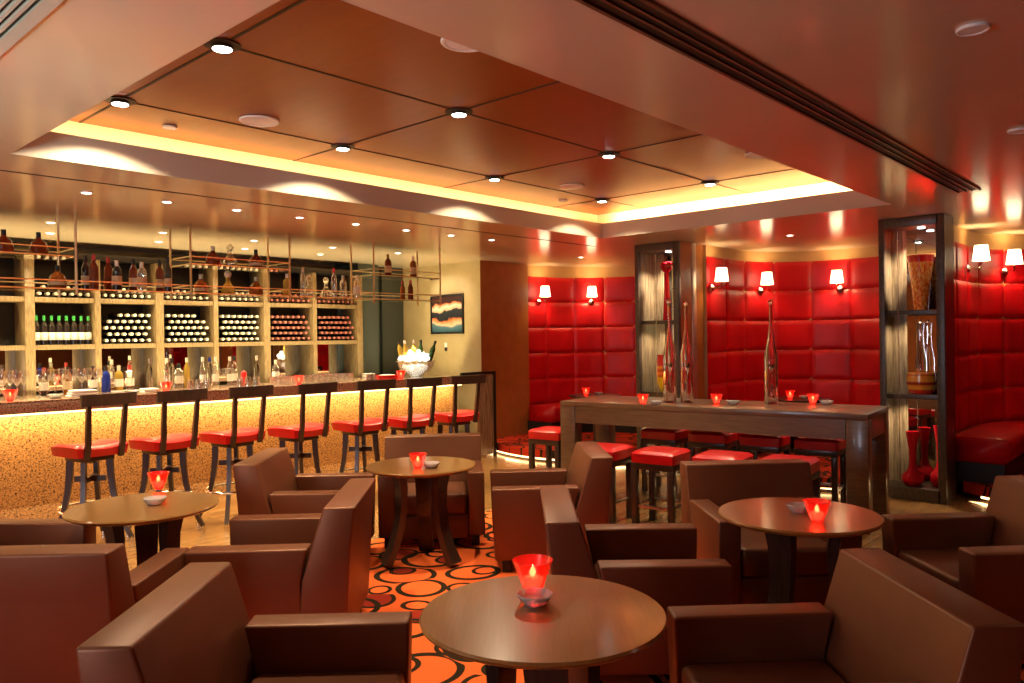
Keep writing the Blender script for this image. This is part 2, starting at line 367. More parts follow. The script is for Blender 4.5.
# ---- niche outlines (rounded recesses lined with padded banquettes)
def rrect(xa, xb, ya, yb, r, steps=14):
    """path from (xa,yb) along the top, round the far side and back along the bottom to (xa,ya)"""
    p = [(xa, yb)]
    for i in range(steps+1):
        a = PI/2-PI/2*i/steps; p.append((xb-r+r*math.cos(a), yb-r+r*math.sin(a)))
    for i in range(steps+1):
        a = -PI/2*i/steps; p.append((xb-r+r*math.cos(a), ya+r+r*math.sin(a)))
    p.append((xa, ya)); return p
def sample(path):
    L = [0]
    for a, b in zip(path, path[1:]): L.append(L[-1]+math.dist(a, b))
    def at(s):
        s = max(0, min(L[-1], s)); i = 0
        while i < len(L)-2 and L[i+1] < s: i += 1
        t = (s-L[i])/max(1e-9, L[i+1]-L[i]); a, b = path[i], path[i+1]
        d = ((b[0]-a[0]), (b[1]-a[1])); n = math.hypot(*d)
        return (a[0]+(b[0]-a[0])*t, a[1]+(b[1]-a[1])*t), (d[1]/n, -d[0]/n)      # inward normal = right of travel
    return at, L[-1]
def strip(bm, path, off0, off1, z0, z1, n=80, caps=True, smooth=True, bev=0, s0=0, s1=None):
    at, L = sample(path); s1 = L if s1 is None else s1; t = bmesh.new(); R = []
    def P(s, off, z):
        (x, y), _ = at(s)
        (xa, ya), _n = at(s-.12); (xb, yb), _n2 = at(s+.12)
        d = (xb-xa, yb-ya); m = math.hypot(*d); nx, ny = d[1]/m, -d[0]/m
        return (x+nx*off, y+ny*off, z)
    prof = [(off0, z0), (off1, z0), (off1, z1), (off0, z1)] if not bev else \
        [(off0, z0), (off1-bev, z0), (off1, z0+bev), (off1, z1-bev), (off1-bev*.3, z1-bev*.3), (off1-bev, z1), (off0, z1)]
    for i in range(n+1):
        s = s0+(s1-s0)*i/n; R.append([t.verts.new(P(s, a, b)) for a, b in prof])
    k = len(prof)
    for A, B in zip(R, R[1:]):
        for j in range(k): t.faces.new((A[j], A[(j+1) % k], B[(j+1) % k], B[j]))
    if caps: t.faces.new(R[0][::-1]); t.faces.new(R[-1])
    bmesh.ops.recalc_face_normals(t, faces=t.faces); join(bm, t, smooth=smooth)
def pads(bm, path, z0, rows, rh, cw, th=.024):
    at, L = sample(path); nc = max(1, round(L/cw)); cw = L/nc; U, V = 14, 12
    for c in range(nc):
        for r in range(rows):
            t = bmesh.new(); g = []
            for i in range(U+1):
                row = []
                for j in range(V+1):
                    u, v = i/U, j/V; e = 1e-3
                    s = (c+u)*cw; (x, y), n = at(s)
                    (xa, ya), _ = at(s-.1); (xb, yb), _ = at(s+.1); d = (xb-xa, yb-ya); m = math.hypot(*d); nx, ny = d[1]/m, -d[0]/m
                    h = (1-abs(2*u-1)**7)**.6*(1-abs(2*v-1)**7)**.6*th
                    row.append(t.verts.new((x+nx*h, y+ny*h, z0+(r+v)*rh)))
                g.append(row)
            for i in range(U):
                for j in range(V): t.faces.new((g[i][j], g[i+1][j], g[i+1][j+1], g[i][j+1]))
            join(bm, t, smooth=True)
niches = [
 ('left', rrect(8.68, 10.15, 5.20, 7.70, 1.25), 'by the brown wall, beyond the left display case'),
 ('middle', rrect(8.52, 10.32, 2.44, 4.60, 1.00), 'between the two glass display cases'),
 ('right', rrect(8.40, 10.65, -.9, 2.0, 1.0), 'at the right edge, beyond the right display case'),
]
PH = .15
for k, (nm, path, where) in enumerate(niches):
    bm = new(); strip(bm, path, -.14, 0, 0, ZC, n=70); struct('wall_niche_'+nm, bm, M['soffit'])
    t = thing('banquette', f'curved banquette with red padded back {where}', 'banquette', (0, 0, 0), 0, 'red banquettes in the niches')
    bm = new(); pads(bm, path, .56+(.035 if k == 1 else 0), 5, .39, .47); ob = obj('padded_back', bm, M['redpad'], t, auto=False); ob.location = (0, 0, 0)
    bm = new(); strip(bm, path, .06, .55, .34, .575, n=70, bev=.05, s0=.01, s1=sample(path)[1]-.01); obj('seat', bm, M['redpad'], t, auto=False)
    bm = new(); strip(bm, path, .02, .50, PH, .335, n=70, s0=.01, s1=sample(path)[1]-.01); obj('plinth', bm, M['black'], t)
# raised carpeted platforms with bulging front edges
def arc_pts(xa, ya, xb, yb, bulge, n=16):
    out = []
    for i in range(n+1):
        t = i/n; b = 4*t*(1-t)*bulge; out.append((xa+(xb-xa)*t-b, ya+(yb-ya)*t))
    return out
plats = [(8.05, 5.22, 7.86, 7.72, .45, 10.2), (8.05, 2.46, 8.05, 4.58, .40, 10.3), (8.36, -.9, 8.40, 1.84, .5, 10.4)]
for i, (xa, ya, xb, yb, bu, xe) in enumerate(plats):
    pts = arc_pts(xa, ya, xb, yb, bu)
    bm = new(); prism(bm, pts+[(xe, yb), (xe, ya)], .05, PH); o = struct('floor_platform', bm, M['dimcarpet'])
    bm = new(); pin = [(x+.06, y) for x, y in pts]; prism(bm, pin+[(xe, yb), (xe, ya)], .0, .049); struct('floor_platform_base', bm, M['black'])
    bm = new(); tube(bm, [(x+.035, y, .033) for x, y in pts[1:-1]], .012, 6)
    o = obj('strip_light', bm, M['led']); tag(o, ['warm strip light under the platform edge of the left niche', 'warm strip light under the platform edge behind the long table', 'warm strip light under the platform edge of the right niche'][i], 'strip light', 'strip lights under the platforms')
    for j in range(0, len(pts)-1, 4):
        a, b_ = pts[j], pts[min(j+4, len(pts)-1)]; mx_, my_ = (a[0]+b_[0])/2, (a[1]+b_[1])/2
        area('platform_glow', (mx_-.0, my_, .04), (mx_-1, my_, -.35), math.dist(a, b_)*.9, .02, .35, AMB, along=(b_[0]-a[0], b_[1]-a[1], 0))
# partitions behind the display cases
bm = new(); box(bm, 8.27, 9.9, 4.64, 5.16, 0, ZC); struct('wall_partition', bm, M['brownwall'])
bm = new(); box(bm, 8.27, 9.9, 2.02, 2.40, 0, ZC); struct('wall_partition.001', bm, M['brownwall'])

# ================================================================ DISPLAY CASES
def display_case(x0, x1, y0, y1, label, shelves):
    t = thing('display_case', label, 'display case', (x0, (y0+y1)/2, 0), 0, 'tall display cases built between the niches')
    w = (y1-y0)/2; d = x1-x0; H = ZC-.002; s = .05
    bm = new(); box(bm, 0, .06, w-s, w, 0, H, .003); box(bm, 0, .06, -w, -w+s+.02, 0, H, .003); box(bm, 0, .06, -w+s, w-s, H-.09, H, .003); box(bm, 0, .06, -w+s, w-s, 0, .12, .003)
    obj('front_frame', bm, M['casewood'], t)
    bm = new(); box(bm, .06, d-.02, w-.02, w, 0, H); obj('side_panel', bm, M['zebra'], t)
    bm = new(); box(bm, .06, d-.10, -w, -w+.02, 0, H); obj('side_panel', bm, M['brownwall'] if y0 > 3 else M['darkwood'], t)
    bm = new(); box(bm, .06, d-.02, -w+.021, w-.021, 0, .12); obj('base', bm, M['darkwood'], t)
    bm = new(); box(bm, .061, d-.02, -w+.021, w-.021, H-.09, H); obj('top_panel', bm, M['casewood'], t)
    bm = new(); box(bm, d-.02, d-.005, -w, -w+.38*(y1-y0)/.57+.03, .12, H-.09); obj('mirror_panel', bm, M['mirror'], t)
    bm = new(); box(bm, d-.02, d-.005, -w+.38*(y1-y0)/.57+.03, w, .12, H-.09); obj('back_panel', bm, M['zebra'], t)
    for z in shelves:
        bm = new(); box(bm, .10, d-.021, -w+.021, w-.021, z-.012, z); sh_ = obj('shelf', bm, M['shelfglass'], t); bm = new(); box(bm, .061, .099, -w+.021, w-.021, z-.045, z, .002); obj('shelf_edge', bm, M['casewood'], sh_)
    bm = new(); tube(bm, [(.03, .02 if y0 > 3 else .12, .12), (.03, .02 if y0 > 3 else .12, H-.09)], .004, 6); obj('glass_door_edge', bm, M['chrome'], t)
    if y0 > 3:
        bm = new(); box(bm, d-.10, d-.002, -w-.006, -w+.021, 0, H, .002); obj('metal_corner_strip', bm, M['silver'], t)
    else:
        bm = new(); box(bm, d-.099, d-.002, -w, -w+.02, 0, H); obj('side_panel', bm, M['darkwood'], t)
    for z in shelves: spot('shelf_spot', (x0+d*.5, (y0+y1)/2, z-.03), 16, 140, .7, (1, .84, .6), .02)  # spots without fittings, added to brighten the lower compartments
    for yy in (-.05,):
        bm = new(); lathe(bm, [(0, 0), (.032, 0), (.032, -.006), (0, -.006)], 16, (d*.5, yy, H-.091)); obj('lamp', bm, M['bulb'], t)
        spot('case_spot', (x0+d*.5, (y0+y1)/2+yy, H-.105), 75, 120, .7, (1, .86, .66), .02)
    return t
display_case(7.86, 8.27, 4.60, 5.19, 'tall narrow display case left of the long table, heart-topped red vase inside', [1.77, .92])
display_case(7.92, 8.27, 1.87, 2.44, 'tall display case at right end of the long table, orange vases inside', [1.80, 1.00])
def vase(name, label, loc, prof, mt, cat='vase', group=None, extra=None, n=24):
    bm = new(); lathe(bm, prof, n)
    if extra: extra(bm)
    o = obj(name, bm, mt, loc=loc); return tag(o, label, cat, group)
# right case: tall orange vase, crystal decanter, striped bowl, two red vases
def f_orange(nt, b):
    v = coords(nt, (1, 1, 1), 'Generated'); s = N(nt, 'ShaderNodeSeparateXYZ'); nt.links.new(v, s.inputs[0])
    n = N(nt, 'ShaderNodeTexNoise', Scale=14.0); nt.links.new(v, n.inputs['Vector'])
    c1 = ramp(nt, n.outputs[0], [(.35, (.75, .10, .01)), (.5, (.95, .30, .03)), (.62, (1, .6, .15))])
    r2 = ramp(nt, s.outputs[2], [(.86, (0, 0, 0)), (.88, (1, 1, 1))])
    mx = N(nt, 'ShaderNodeMix', data_type='RGBA'); mx.inputs[7].default_value = (.75, .01, .01, 1); nt.links.new(r2, mx.inputs[0]); nt.links.new(c1, mx.inputs[6]); nt.links.new(mx.outputs[2], b.inputs['Base Color'])
M['orangevase'] = mat('orange_fleck_glass', (.9, .3, .03), .1, coat=.5, build=f_orange)
def f_bands(nt, b):
    v = coords(nt, (1, 1, 1), 'Generated'); s = N(nt, 'ShaderNodeSeparateXYZ'); nt.links.new(v, s.inputs[0])
    nt.links.new(ramp(nt, s.outputs[2], [(0, (.7, .02, .01)), (.2, (.8, .05, .01)), (.24, (1, .5, .05)), (.42, (.95, .3, .03)), (.46, (.45, .03, .01)), (.56, (.5, .04, .01)), (.6, (1, .45, .05)), (.85, (.95, .35, .03)), (.9, (.7, .1, .02)), (1, (1, .5, .1))]), b.inputs['Base Color'])
M['bandbowl'] = mat('banded_orange_glass', (.9, .3, .03), .15, coat=.5, build=f_bands)
def f_yellow(nt, b):
    v = coords(nt, (1, 1, 1), 'Generated'); s = N(nt, 'ShaderNodeSeparateXYZ'); nt.links.new(v, s.inputs[0])
    nt.links.new(ramp(nt, s.outputs[2], [(0, (1, .75, .02)), (.38, (1, .65, .02)), (.42, (.5, .05, .01)), (.5, (1, .3, .02)), (.58, (.6, .05, .01)), (.66, (1, .4, .03)), (.72, (.75, .02, .01)), (1, (.7, .01, .01))]), b.inputs['Base Color'])
M['yellowvase'] = mat('yellow_red_glass', (.9, .5, .03), .12, coat=.5, build=f_yellow)
cx = 8.08
vase('vase', 'tall flared orange vase with red rim, top shelf of right display case', (cx, 2.11, 1.801), [(0, 0), (.06, 0), (.065, .05), (.088, .30), (.118, .52), (.112, .52), (.082, .30), (.058, .05), (0, .04)], M['orangevase'])
vase('crystal_bottle', 'clear crystal bottle standing in the orange bowl in right display case', (8.115, 2.125, 1.0145), [(0, 0), (.045, 0), (.050, .30), (.03, .42), (.022, .56), (.03, .66), (.0, .70)], M['crystal'], 'bottle', n=10)
vase('bowl', 'wide orange banded glass bowl, middle shelf of right display case', (8.115, 2.125, 1.001), [(0, 0), (.085, 0), (.120, .04), (.128, .12), (.12, .20), (.114, .20), (.122, .12), (.113, .05), (.08, .012), (0, .012)], M['bandbowl'], 'bowl')
trump = [(0, 0), (.07, 0), (.105, .05), (.10, .10), (.05, .15), (.033, .22), (.036, .34), (.065, .52), (.058, .52), (.03, .34), (0, .30)]
vase('vase', 'red trumpet vase with round base, front one of pair in right case', (8.05, 2.19, .121), [(r*.93, z) for r, z in trump], M['redsolid'], group='pair of red trumpet vases')
vase('vase', 'red trumpet vase behind and right of its twin in right case', (8.155, 1.975, .121), [(r*.9, z*1.12) for r, z in trump], M['redsolid'], group='pair of red trumpet vases')
# left case: heart topped red vase and yellow red vase
def heart(bm):
    pts = []
    for i in range(25):
        a = 2*PI*i/24; pts.append((0, .0045*16*math.sin(a)**3, .63+.0045*(13*math.cos(a)-5*math.cos(2*a)-2*math.cos(3*a)-math.cos(4*a))+.0))
    tube(bm, pts[:-1], .018, 8, closed=True)
    prism(bm, [(y, z) for _, y, z in pts[:-1]], -.012, .012, axis='x')
vase('vase', 'slim dark red vase with heart top in the left display case', (8.04, 4.86, 1.771), [(0, 0), (.05, 0), (.045, .10), (.035, .30), (.028, .50), (.032, .56), (.026, .56), (0, .5)], M['redsolid'], extra=heart)
vase('vase', 'rounded yellow and red banded vase, lower shelf of left case', (8.04, 4.90, .921), [(0, 0), (.05, 0), (.085, .08), (.10, .20), (.095, .34), (.085, .42), (.09, .44), (.084, .44), (.08, .42), (.09, .3), (.08, .1), (0, .03)], M['yellowvase'])

# ================================================================ BAR
BAR = (2.0, 7.74); BA = math.radians(-3.9); BL0, BL1 = -3.2, 5.16
t = thing('bar_counter', 'long speckled granite bar counter with glowing front behind red stools', 'bar counter', (BAR[0], BAR[1], 0), BA)
bm = new(); box(bm, BL0, BL1, .24, .34, 0, .985); 
prism(bm, [(.20, 0), (.24, .12), (.24, 0)], BL0, BL1, axis='x'); obj('front_panel', bm, M['granite'], t)
bm = new(); box(bm, BL0, BL1+.03, 0, .06, .985, 1.079, .004); obj('fascia', bm, M['granite_top'], t)
bm = new(); box(bm, BL0, BL1+.03, -.005, .80, 1.08, 1.095, .004); obj('worktop', bm, M['granite_top'], t)
bm = new(); box(bm, BL0, BL1, .61, .80, 0, 1.079); obj('back_panel', bm, M['darkwood'], t)
bm = new(); box(bm, BL1-.05, BL1, .341, .609, 0, 1.079); obj('end_panel', bm, M['granite'], t)
bm = new(); tube(bm, [(BL0, .10, .972), (BL1, .10, .972)], .012, 6); obj('strip_light', bm, M['led'], t)
bm = new(); box(bm, BL0, BL1-.1, .805, .84, .93, .96, .004); obj('fill_housing', bm, M['chrome'], t)  # unseen housing added for the fill lights below
cb, sb = math.cos(BA), math.sin(BA)
def barP(u, v, z): return (BAR[0]+u*cb-v*sb, BAR[1]+u*sb+v*cb, z)
for i in range(7):
    u = BL0+.6+i*1.195; a = barP(u, .10, .955); b_ = barP(u, .24, .55)
    area('bar_glow', a, b_, 1.19, .05, 7.5, (1, .72, .38), along=(cb, sb, 0))
for i in range(7):                       # unseen fill lights added behind the counter to brighten the bar ceiling
    u = BL0+.6+i*1.195; a = barP(u, .87, .97); b_ = barP(u, .75, 2.6)
    area('bar_ceiling_fill', a, b_, 1.1, .06, 20, (1, .80, .40), along=(cb, sb, 0))
# gate at the right end of the bar
t = thing('bar_gate', 'dark steel framed wooden gate closing the right end of the bar', 'gate', (6.99, 7.30, 0), 0)
bm = new(); box(bm, -.02, .62, -.02, .02, 1.10, 1.14, .003); box(bm, .58, .62, -.02, .02, 0, 1.099, .003); obj('frame', bm, M['black'], t)
bm = new(); box(bm, .26, .575, -.01, .01, .02, 1.09); obj('door_panel', bm, M['zebra'], t)

# ---------------- wine shelves
SY = 9.0; BX = [1.20, 1.90, 2.60, 3.28, 3.97, 4.66, 5.37, 6.08]
BX = [1.19, 1.88, 2.57, 3.26, 3.95, 4.64, 5.33, 6.02]
def bay_x():
    pass
SHX = [1.23+.695*i for i in range(8)]
px_posts = [30, 98, 160, 216, 267, 315, 360]
PX = [onY(x, 310, SY).x for x in px_posts]
PX = [PX[0]-.68]+PX
t = thing('wine_shelf', 'tall oak shelving with wine racks and mirror behind the bar', 'shelf unit', (0, SY, 0), 0)
Z0S, Z1S, Z2S = 1.06, 1.582, 2.08
for i, x in enumerate(PX):
    w = .045 if i % 2 == 1 or i == 7 else .03
    bm = new(); box(bm, x-w, x+w, 0, .36, 0, 2.50, .003); obj('post', bm, M['shelfwood'], t)
for i in range(7):
    for z, th in ((Z1S, .05), (Z2S, .05)):
        wa = .046 if i % 2 == 1 else .031; wb = .046 if (i+1) % 2 == 1 or i+1 == 7 else .031
        bm = new(); box(bm, PX[i]+wa, PX[i+1]-wb, .01, .355, z-th, z, .002); obj('shelf', bm, M['shelfwood'], t)
bm = new(); box(bm, PX[0], PX[-1], .361, .37, 1.06, 1.53); obj('mirror_panel', bm, M['mirror'], t)
bm = new(); box(bm, PX[0], PX[-1], .361, .37, 1.531, 2.50); obj('back_panel', bm, M['dark'], t)
bm = new(); box(bm, PX[0], PX[-1], -.15, -.002, .0, 1.03); box(bm, PX[0]-.05, PX[-1]+.05, -.18, -.002, 1.031, 1.06, .003); obj('back_counter', bm, M['darkwood'], t)
bm = new(); box(bm, PX[0], PX[-1]+.045, -.01, .37, 2.501, 2.56, .003); obj('cornice', bm, M['dark'], t)
bm = new(); box(bm, PX[-1]+.05, PX[-1]+.4, .10, .38, 0, ZC-.003); obj('side_screen', bm, M['bluepanel'], t)
# lying bottles, neck outwards
def lying(capm):
    bm = new(); M4 = Matrix.Rotation(math.radians(90), 4, 'X')
    lathe(bm, [(0, 0), (.034, 0), (.036, .02), (.036, .17), (.016, .225), (.0145, .235)], 12, M4=M4, mi=0)
    lathe(bm, [(.0155, .232), (.0165, .235), (.0165, .288), (.0175, .29), (.0175, .30), (0, .301)], 12, M4=M4, mi=1)
    return bm
lyr = obj('wine_bottle', lying(0), [M['bottle_dark'], M['capwhite']]); lyr2 = obj('wine_bottle', lying(0), [M['bottle_dark'], M['capdusk']])
first = {0: True, 1: True}
BAYN = ['bay at the left edge', 'bay with upright green-necked bottles', 'third bay from left', 'fourth bay from left', 'fifth bay from left', 'sixth bay from left', 'seventh bay, nearest the picture']
def put_lying(x, y, z, red, label, grp):
    src = lyr2 if red else lyr
    if first[red]: o = src; first[red] = False
    else: o = src.copy(); C.objects.link(o)
    o.location = (x, y, z); tag(o, label, 'wine bottle', grp)
ROWN = ['bottom', 'second', 'third', 'fourth', 'fifth', 'sixth']
for b_ in range(7):
    wa = .046 if b_ % 2 == 1 else .031; wb = .046 if (b_+1) % 2 == 1 or b_+1 == 7 else .031
    xa, xb = PX[b_]+wa, PX[b_+1]-wb; red = 1 if b_ >= 5 else 0; cap = 'red' if red else 'pale'
    if b_ >= 2:
        n = int((xb-xa)/.0765)
        for r in range(5):
            nn = n - (r % 2); off = (xb-xa-(nn-1)*.0765)/2
            if b_ >= 5 and r == 4: nn -= 1
            for c in range(nn):
                if b_ == 2 and r == 4 and c < 2: continue
                if b_ == 3 and r == 4 and c > 4: continue
                put_lying(xa+off+c*.0765, SY+.33, Z1S+.0375+r*.0705, red, f'{cap}-capped wine bottle lying {ORD[c]} from left, {ROWN[r]} row, {BAYN[b_]}', 'wine bottles racked in the shelves')
    if b_ >= 1:
        n = int((xb-xa)/.078)
        for r in range(2):
            nn = n-(r % 2); off = (xb-xa-(nn-1)*.078)/2
            for c in range(nn):
                put_lying(xa+off+c*.078, SY+.33, Z2S+.0375+r*.068, red, f'{cap}-capped wine bottle {ORD[c]} from left, top shelf {"lower" if r == 0 else "upper"} row, {BAYN[b_]}', 'wine bottles along the top shelf')
# standing bottle maker
BK = {}
def bottle_bm(kind):
    P = {
     'wine': [(0, 0), (.036, 0), (.037, .01), (.037, .19), (.03, .215), (.016, .24), (.0145, .25), (.0145, .30), (0, .30)],
     'spirit': [(0, 0), (.040, 0), (.041, .01), (.041, .17), (.034, .195), (.016, .215), (.0145, .26), (0, .26)],
     'squat': [(0, 0), (.055, 0), (.068, .02), (.07, .06), (.055, .11), (.022, .14), (.016, .16), (.016, .19), (0, .19)],
     'slim': [(0, 0), (.030, 0), (.031, .01), (.031, .21), (.018, .25), (.0135, .27), (.0135, .32), (0, .32)],
     'decanter': [(0, 0), (.060, 0), (.066, .03), (.060, .07), (.030, .11), (.020, .14), (.026, .165), (0, .165)],
    }[kind]
    bm = new(); lathe(bm, P, 16); return bm, P
def make_bottle(kind, glass, cap=None, lab=None):
    key = (kind, glass, cap, lab)
    if key in BK: return BK[key], False
    bm, P = bottle_bm(kind); h = P[-1][1]
    t = bpy.data.objects.new('bottle', None); C.objects.link(t); t.empty_display_size = .05
    obj('glass_body', bm, M[glass], t)
    r = P[-2][0]
    bm = new(); lathe(bm, [(r*1.12, h-.045), (r*1.15, h-.04), (r*1.15, h+.006), (0, h+.007)] if kind != 'decanter' else [(.018, h), (.03, h+.015), (.036, h+.04), (.02, h+.065), (0, h+.07)], 12)
    obj('cap', bm, M[cap or 'black'], t)
    if lab:
        z0, z1 = (.05, .13) if kind in ('wine', 'spirit', 'slim') else (.03, .06)
        rr = {'wine': .0378, 'spirit': .0418, 'slim': .0318, 'squat': .071, 'decanter': .067}[kind]
        bm = new(); lathe(bm, [(rr, z0), (rr, z1)], 16); obj('label', bm, M[lab], t)
    BK[key] = t; return t, True
def put_bottle(kind, glass, cap, lab, loc, label, group, scale=None):
    t, fresh = make_bottle(kind, glass, cap, lab)
    if fresh: t.location = loc; tag(t, label, 'bottle', group); (setattr(t, 'scale', scale) if scale else None); return t
    o = dup(t, loc, 0, label, group, scale or (1, 1, 1)); o['category'] = 'bottle'; return o
# eight upright bottles on shelf in bay 1
for i in range(8):
    x = PX[1]+.046+.036+i*(PX[2]-.031-PX[1]-.046-.072)/7
    put_bottle('wine', 'bottle_dark', 'capgreen', 'label', (x, SY+.10, Z1S+.001), f'{ORD[i]} from left of eight upright white-labelled bottles on the wine shelf', 'upright bottles on the wine shelf', (.92, .92, 1))

# ---------------- hanging glass racks
RZ0, RZ1 = 2.05, 2.32; RYF, RYB = 7.0, 7.42
frames = [(1.28, 2.30, 'leftmost'), (3.27, 4.30, 'middle'), (5.36, 6.36, 'right')]
def rail_(bm, xa, xb, z, r=.006):
    for zz in (z+.035, z+.075):
        for y in (RYF, RYB): tube(bm, [(xa, y, zz), (xb, y, zz)], r*.75, 5)
        for x in (xa, xb): tube(bm, [(x, RYF, zz), (x, RYB, zz)], r*.75, 5)
for k, (xa, xb, nm) in enumerate(frames):
    t = thing('hanging_rack', f'{nm} brass frame with glass shelves hung from ceiling over the bar', 'hanging rack', (xa, RYF, RZ0), 0, 'brass bottle racks hung over the bar')
    def L(p): return (p[0]-xa, p[1]-RYF, p[2]-RZ0)
    for x in (xa, xb):
        for y in (RYF, RYB):
            bm = new(); tube(bm, [L((x, y, RZ0-.05)), L((x, y, ZC-.001))], .011, 8); obj('pole', bm, M['brass'], t)
    ext = [(xa, xb)]
    nxt = frames[k+1][0] if k < 2 else None
    for z in (RZ0, RZ1):
        a, b_ = xa, (nxt if (nxt and z == RZ0) else xb)
        a2 = -1.2 if (k == 0 and z == RZ0) else a
        bm = new(); box(bm, a2-xa+.014, b_-xa-.014, .014, RYB-RYF-.014, z-RZ0-.012, z-RZ0); obj('glass_shelf', bm, M['shelfglass'], t)
        bm = new()
        for zz in (z-.003, z+.065):
            for y in (RYF, RYB): tube(bm, [L((a2+.013, y, zz)), L((b_-.013, y, zz))], .0055, 5)
            for x in (a, xb): tube(bm, [L((x, RYF+.013, zz)), L((x, RYB-.013, zz))], .0055, 5)
        obj('guard_rail', bm, M['brass'], t)
RYM = 7.2
low = [(57.5, 'squat', 'amber', 'black', 'creamlabel', 'amber brandy bottle with tan label'), (86, 'wine', 'bottle_dark', 'black', 'creamlabel', 'dark bottle with cream label, left of a close pair'), (94, 'wine', 'cognac', 'capred', None, 'red-brown bottle, right of a close pair'),
 (108.5, 'wine', 'cognac', 'capred', None, 'brown unlabelled bottle beside a pale-labelled one'), (117, 'spirit', 'bottle_dark', 'capwhite', 'creamlabel', 'dark bottle with gold cap and cream label'),
 (133.5, 'wine', 'cognac', 'black', 'label', 'brown bottle with white label near third pole'), (142, 'spirit', 'clear', 'capwhite', 'creamlabel', 'clear bottle with tan label beside the brown one'),
 (160, 'wine', 'cognac', 'black', 'creamlabel', 'reddish bottle just left of the middle frame'), (168, 'slim', 'bottle_dark', 'black', 'creamlabel', 'slim dark bottle touching the middle frame'),
 (201, 'squat', 'amber', 'capwhite', 'creamlabel', 'orange squat bottle at left in middle frame'), (228, 'decanter', 'gold', 'capwhite', None, 'golden decanter in the centre of middle frame'),
 (256, 'squat', 'amber', 'capwhite', None, 'amber round bottle below the upper tier'), (287, 'spirit', 'gold', 'capwhite', None, 'pale gold bottle at right pole of middle frame'),
 (303, 'slim', 'clear', 'capwhite', None, 'tall clear bottle right of middle frame'), (309, 'decanter', 'clear', 'clear', None, 'small clear decanter with glass stopper'),
 (326, 'decanter', 'crystal', 'crystal', None, 'large cut decanter with ball stopper'), (334, 'slim', 'clear', 'capred', None, 'thin clear bottle with red cap'),
 (343, 'spirit', 'clear', 'capwhite', None, 'clear bottle left of the right frame'), (357, 'spirit', 'clear', 'capwhite', 'label', 'clear labelled bottle inside the right frame'),
 (402.5, 'slim', 'amber', 'capred', None, 'slim amber bottle in right frame'), (410.5, 'slim', 'cognac', 'capred', None, 'slim dark red bottle in right frame')]
for i, (px, kd, gl, cp, lb, desc) in enumerate(low):
    p = onY(px, 285, RYM+(.09 if i % 2 else -.05))
    put_bottle(kd, gl, cp, lb, (p.x, p.y, RZ0+.001), desc+', on the lower hanging shelf', 'bottles on the hanging shelves', (1, 1, {'slim': .74, 'spirit': .88}.get(kd, 1) if (192 < px < 291 or px > 373) else 1))
up = [(4, 'squat', 'cognac', 'black', None, 'dark cognac bottle at the photo edge, leftmost upper hanging shelf'), (39, 'squat', 'cognac', 'black', None, 'flask-like cognac bottle on leftmost upper hanging shelf'),
 (213, 'squat', 'cognac', 'capwhite', None, 'cognac bottle at left on middle upper hanging shelf'), (230, 'decanter', 'clear', 'clear', None, 'clear decanter at centre of middle upper hanging shelf'), (256, 'squat', 'cognac', 'black', 'creamlabel', 'brown bottle with tan label on middle upper hanging shelf'),
 (388, 'spirit', 'cognac', 'gold', 'creamlabel', 'labelled dark bottle at left on right upper hanging shelf'), (413, 'spirit', 'amber', 'capwhite', 'creamlabel', 'labelled amber bottle at right on right upper hanging shelf')]
for px, kd, gl, cp, lb, desc in up:
    p = onY(px, 260, RYM); put_bottle(kd, gl, cp, lb, (p.x, p.y, RZ1+.001), desc, 'bottles on the hanging shelves')

# ---------------- things on the bar
BT = 1.0955
def barpx(px, v):                     # point on the counter at pixel column px, v metres behind its front edge
    w = ray(px, 385); # solve for local v
    n = Vector((-sb, cb, 0)); k = (v+Vector((BAR[0], BAR[1], 0)).dot(n))/Vector((w.x, w.y, 0)).dot(n)
    return Vector((w.x*k, w.y*k, BT))
# votive candle cup prototype
def cup(label, loc, group=None, scale=1, proto=[None]):
    if proto[0] is None:
        t = thing('candle_cup', label, 'candle holder', loc, 0, group or 'red glass candle cups'); proto[0] = t
        bm = new(); lathe(bm, [(0, .004), (.026, 0), (.030, .004), (.034, .012), (.074, .118), (.0705, .118), (.031, .016), (0, .013)], 28); obj('glass_bowl', bm, M['redglass'], t)
        bm = new(); lathe(bm, [(0, .014), (.030, .017), (.038, .036), (.0405, .046), (.036, .054), (.022, .058), (0, .059)], 18); w = obj('candle', bm, M['candlewax'], t)
        bm = new(); lathe(bm, [(0, .058), (.010, .064), (.0125, .073), (.007, .087), (.002, .096), (0, .099)], 10); obj('flame', bm, M['flame'], w)
        t.scale = (scale,)*3
    else:
        t = dup(proto[0], loc, 0, label, group or 'red glass candle cups', (scale,)*3)
    point('candle_glow', (loc[0], loc[1], loc[2]+.084*scale), .6*scale, (1, .5, .2), .008)
    return t
for px, v, lab in ((10, .10, 'at the left edge of the bar, before wine glasses'), (166, .10, 'on the bar behind the second stool'), (299, .10, 'on the bar behind the fourth stool'), (401, .12, 'small red candle cup beside the red tray')):
    p = barpx(px, v); cup(f'red glass candle cup {lab}', tuple(p), None, .85)
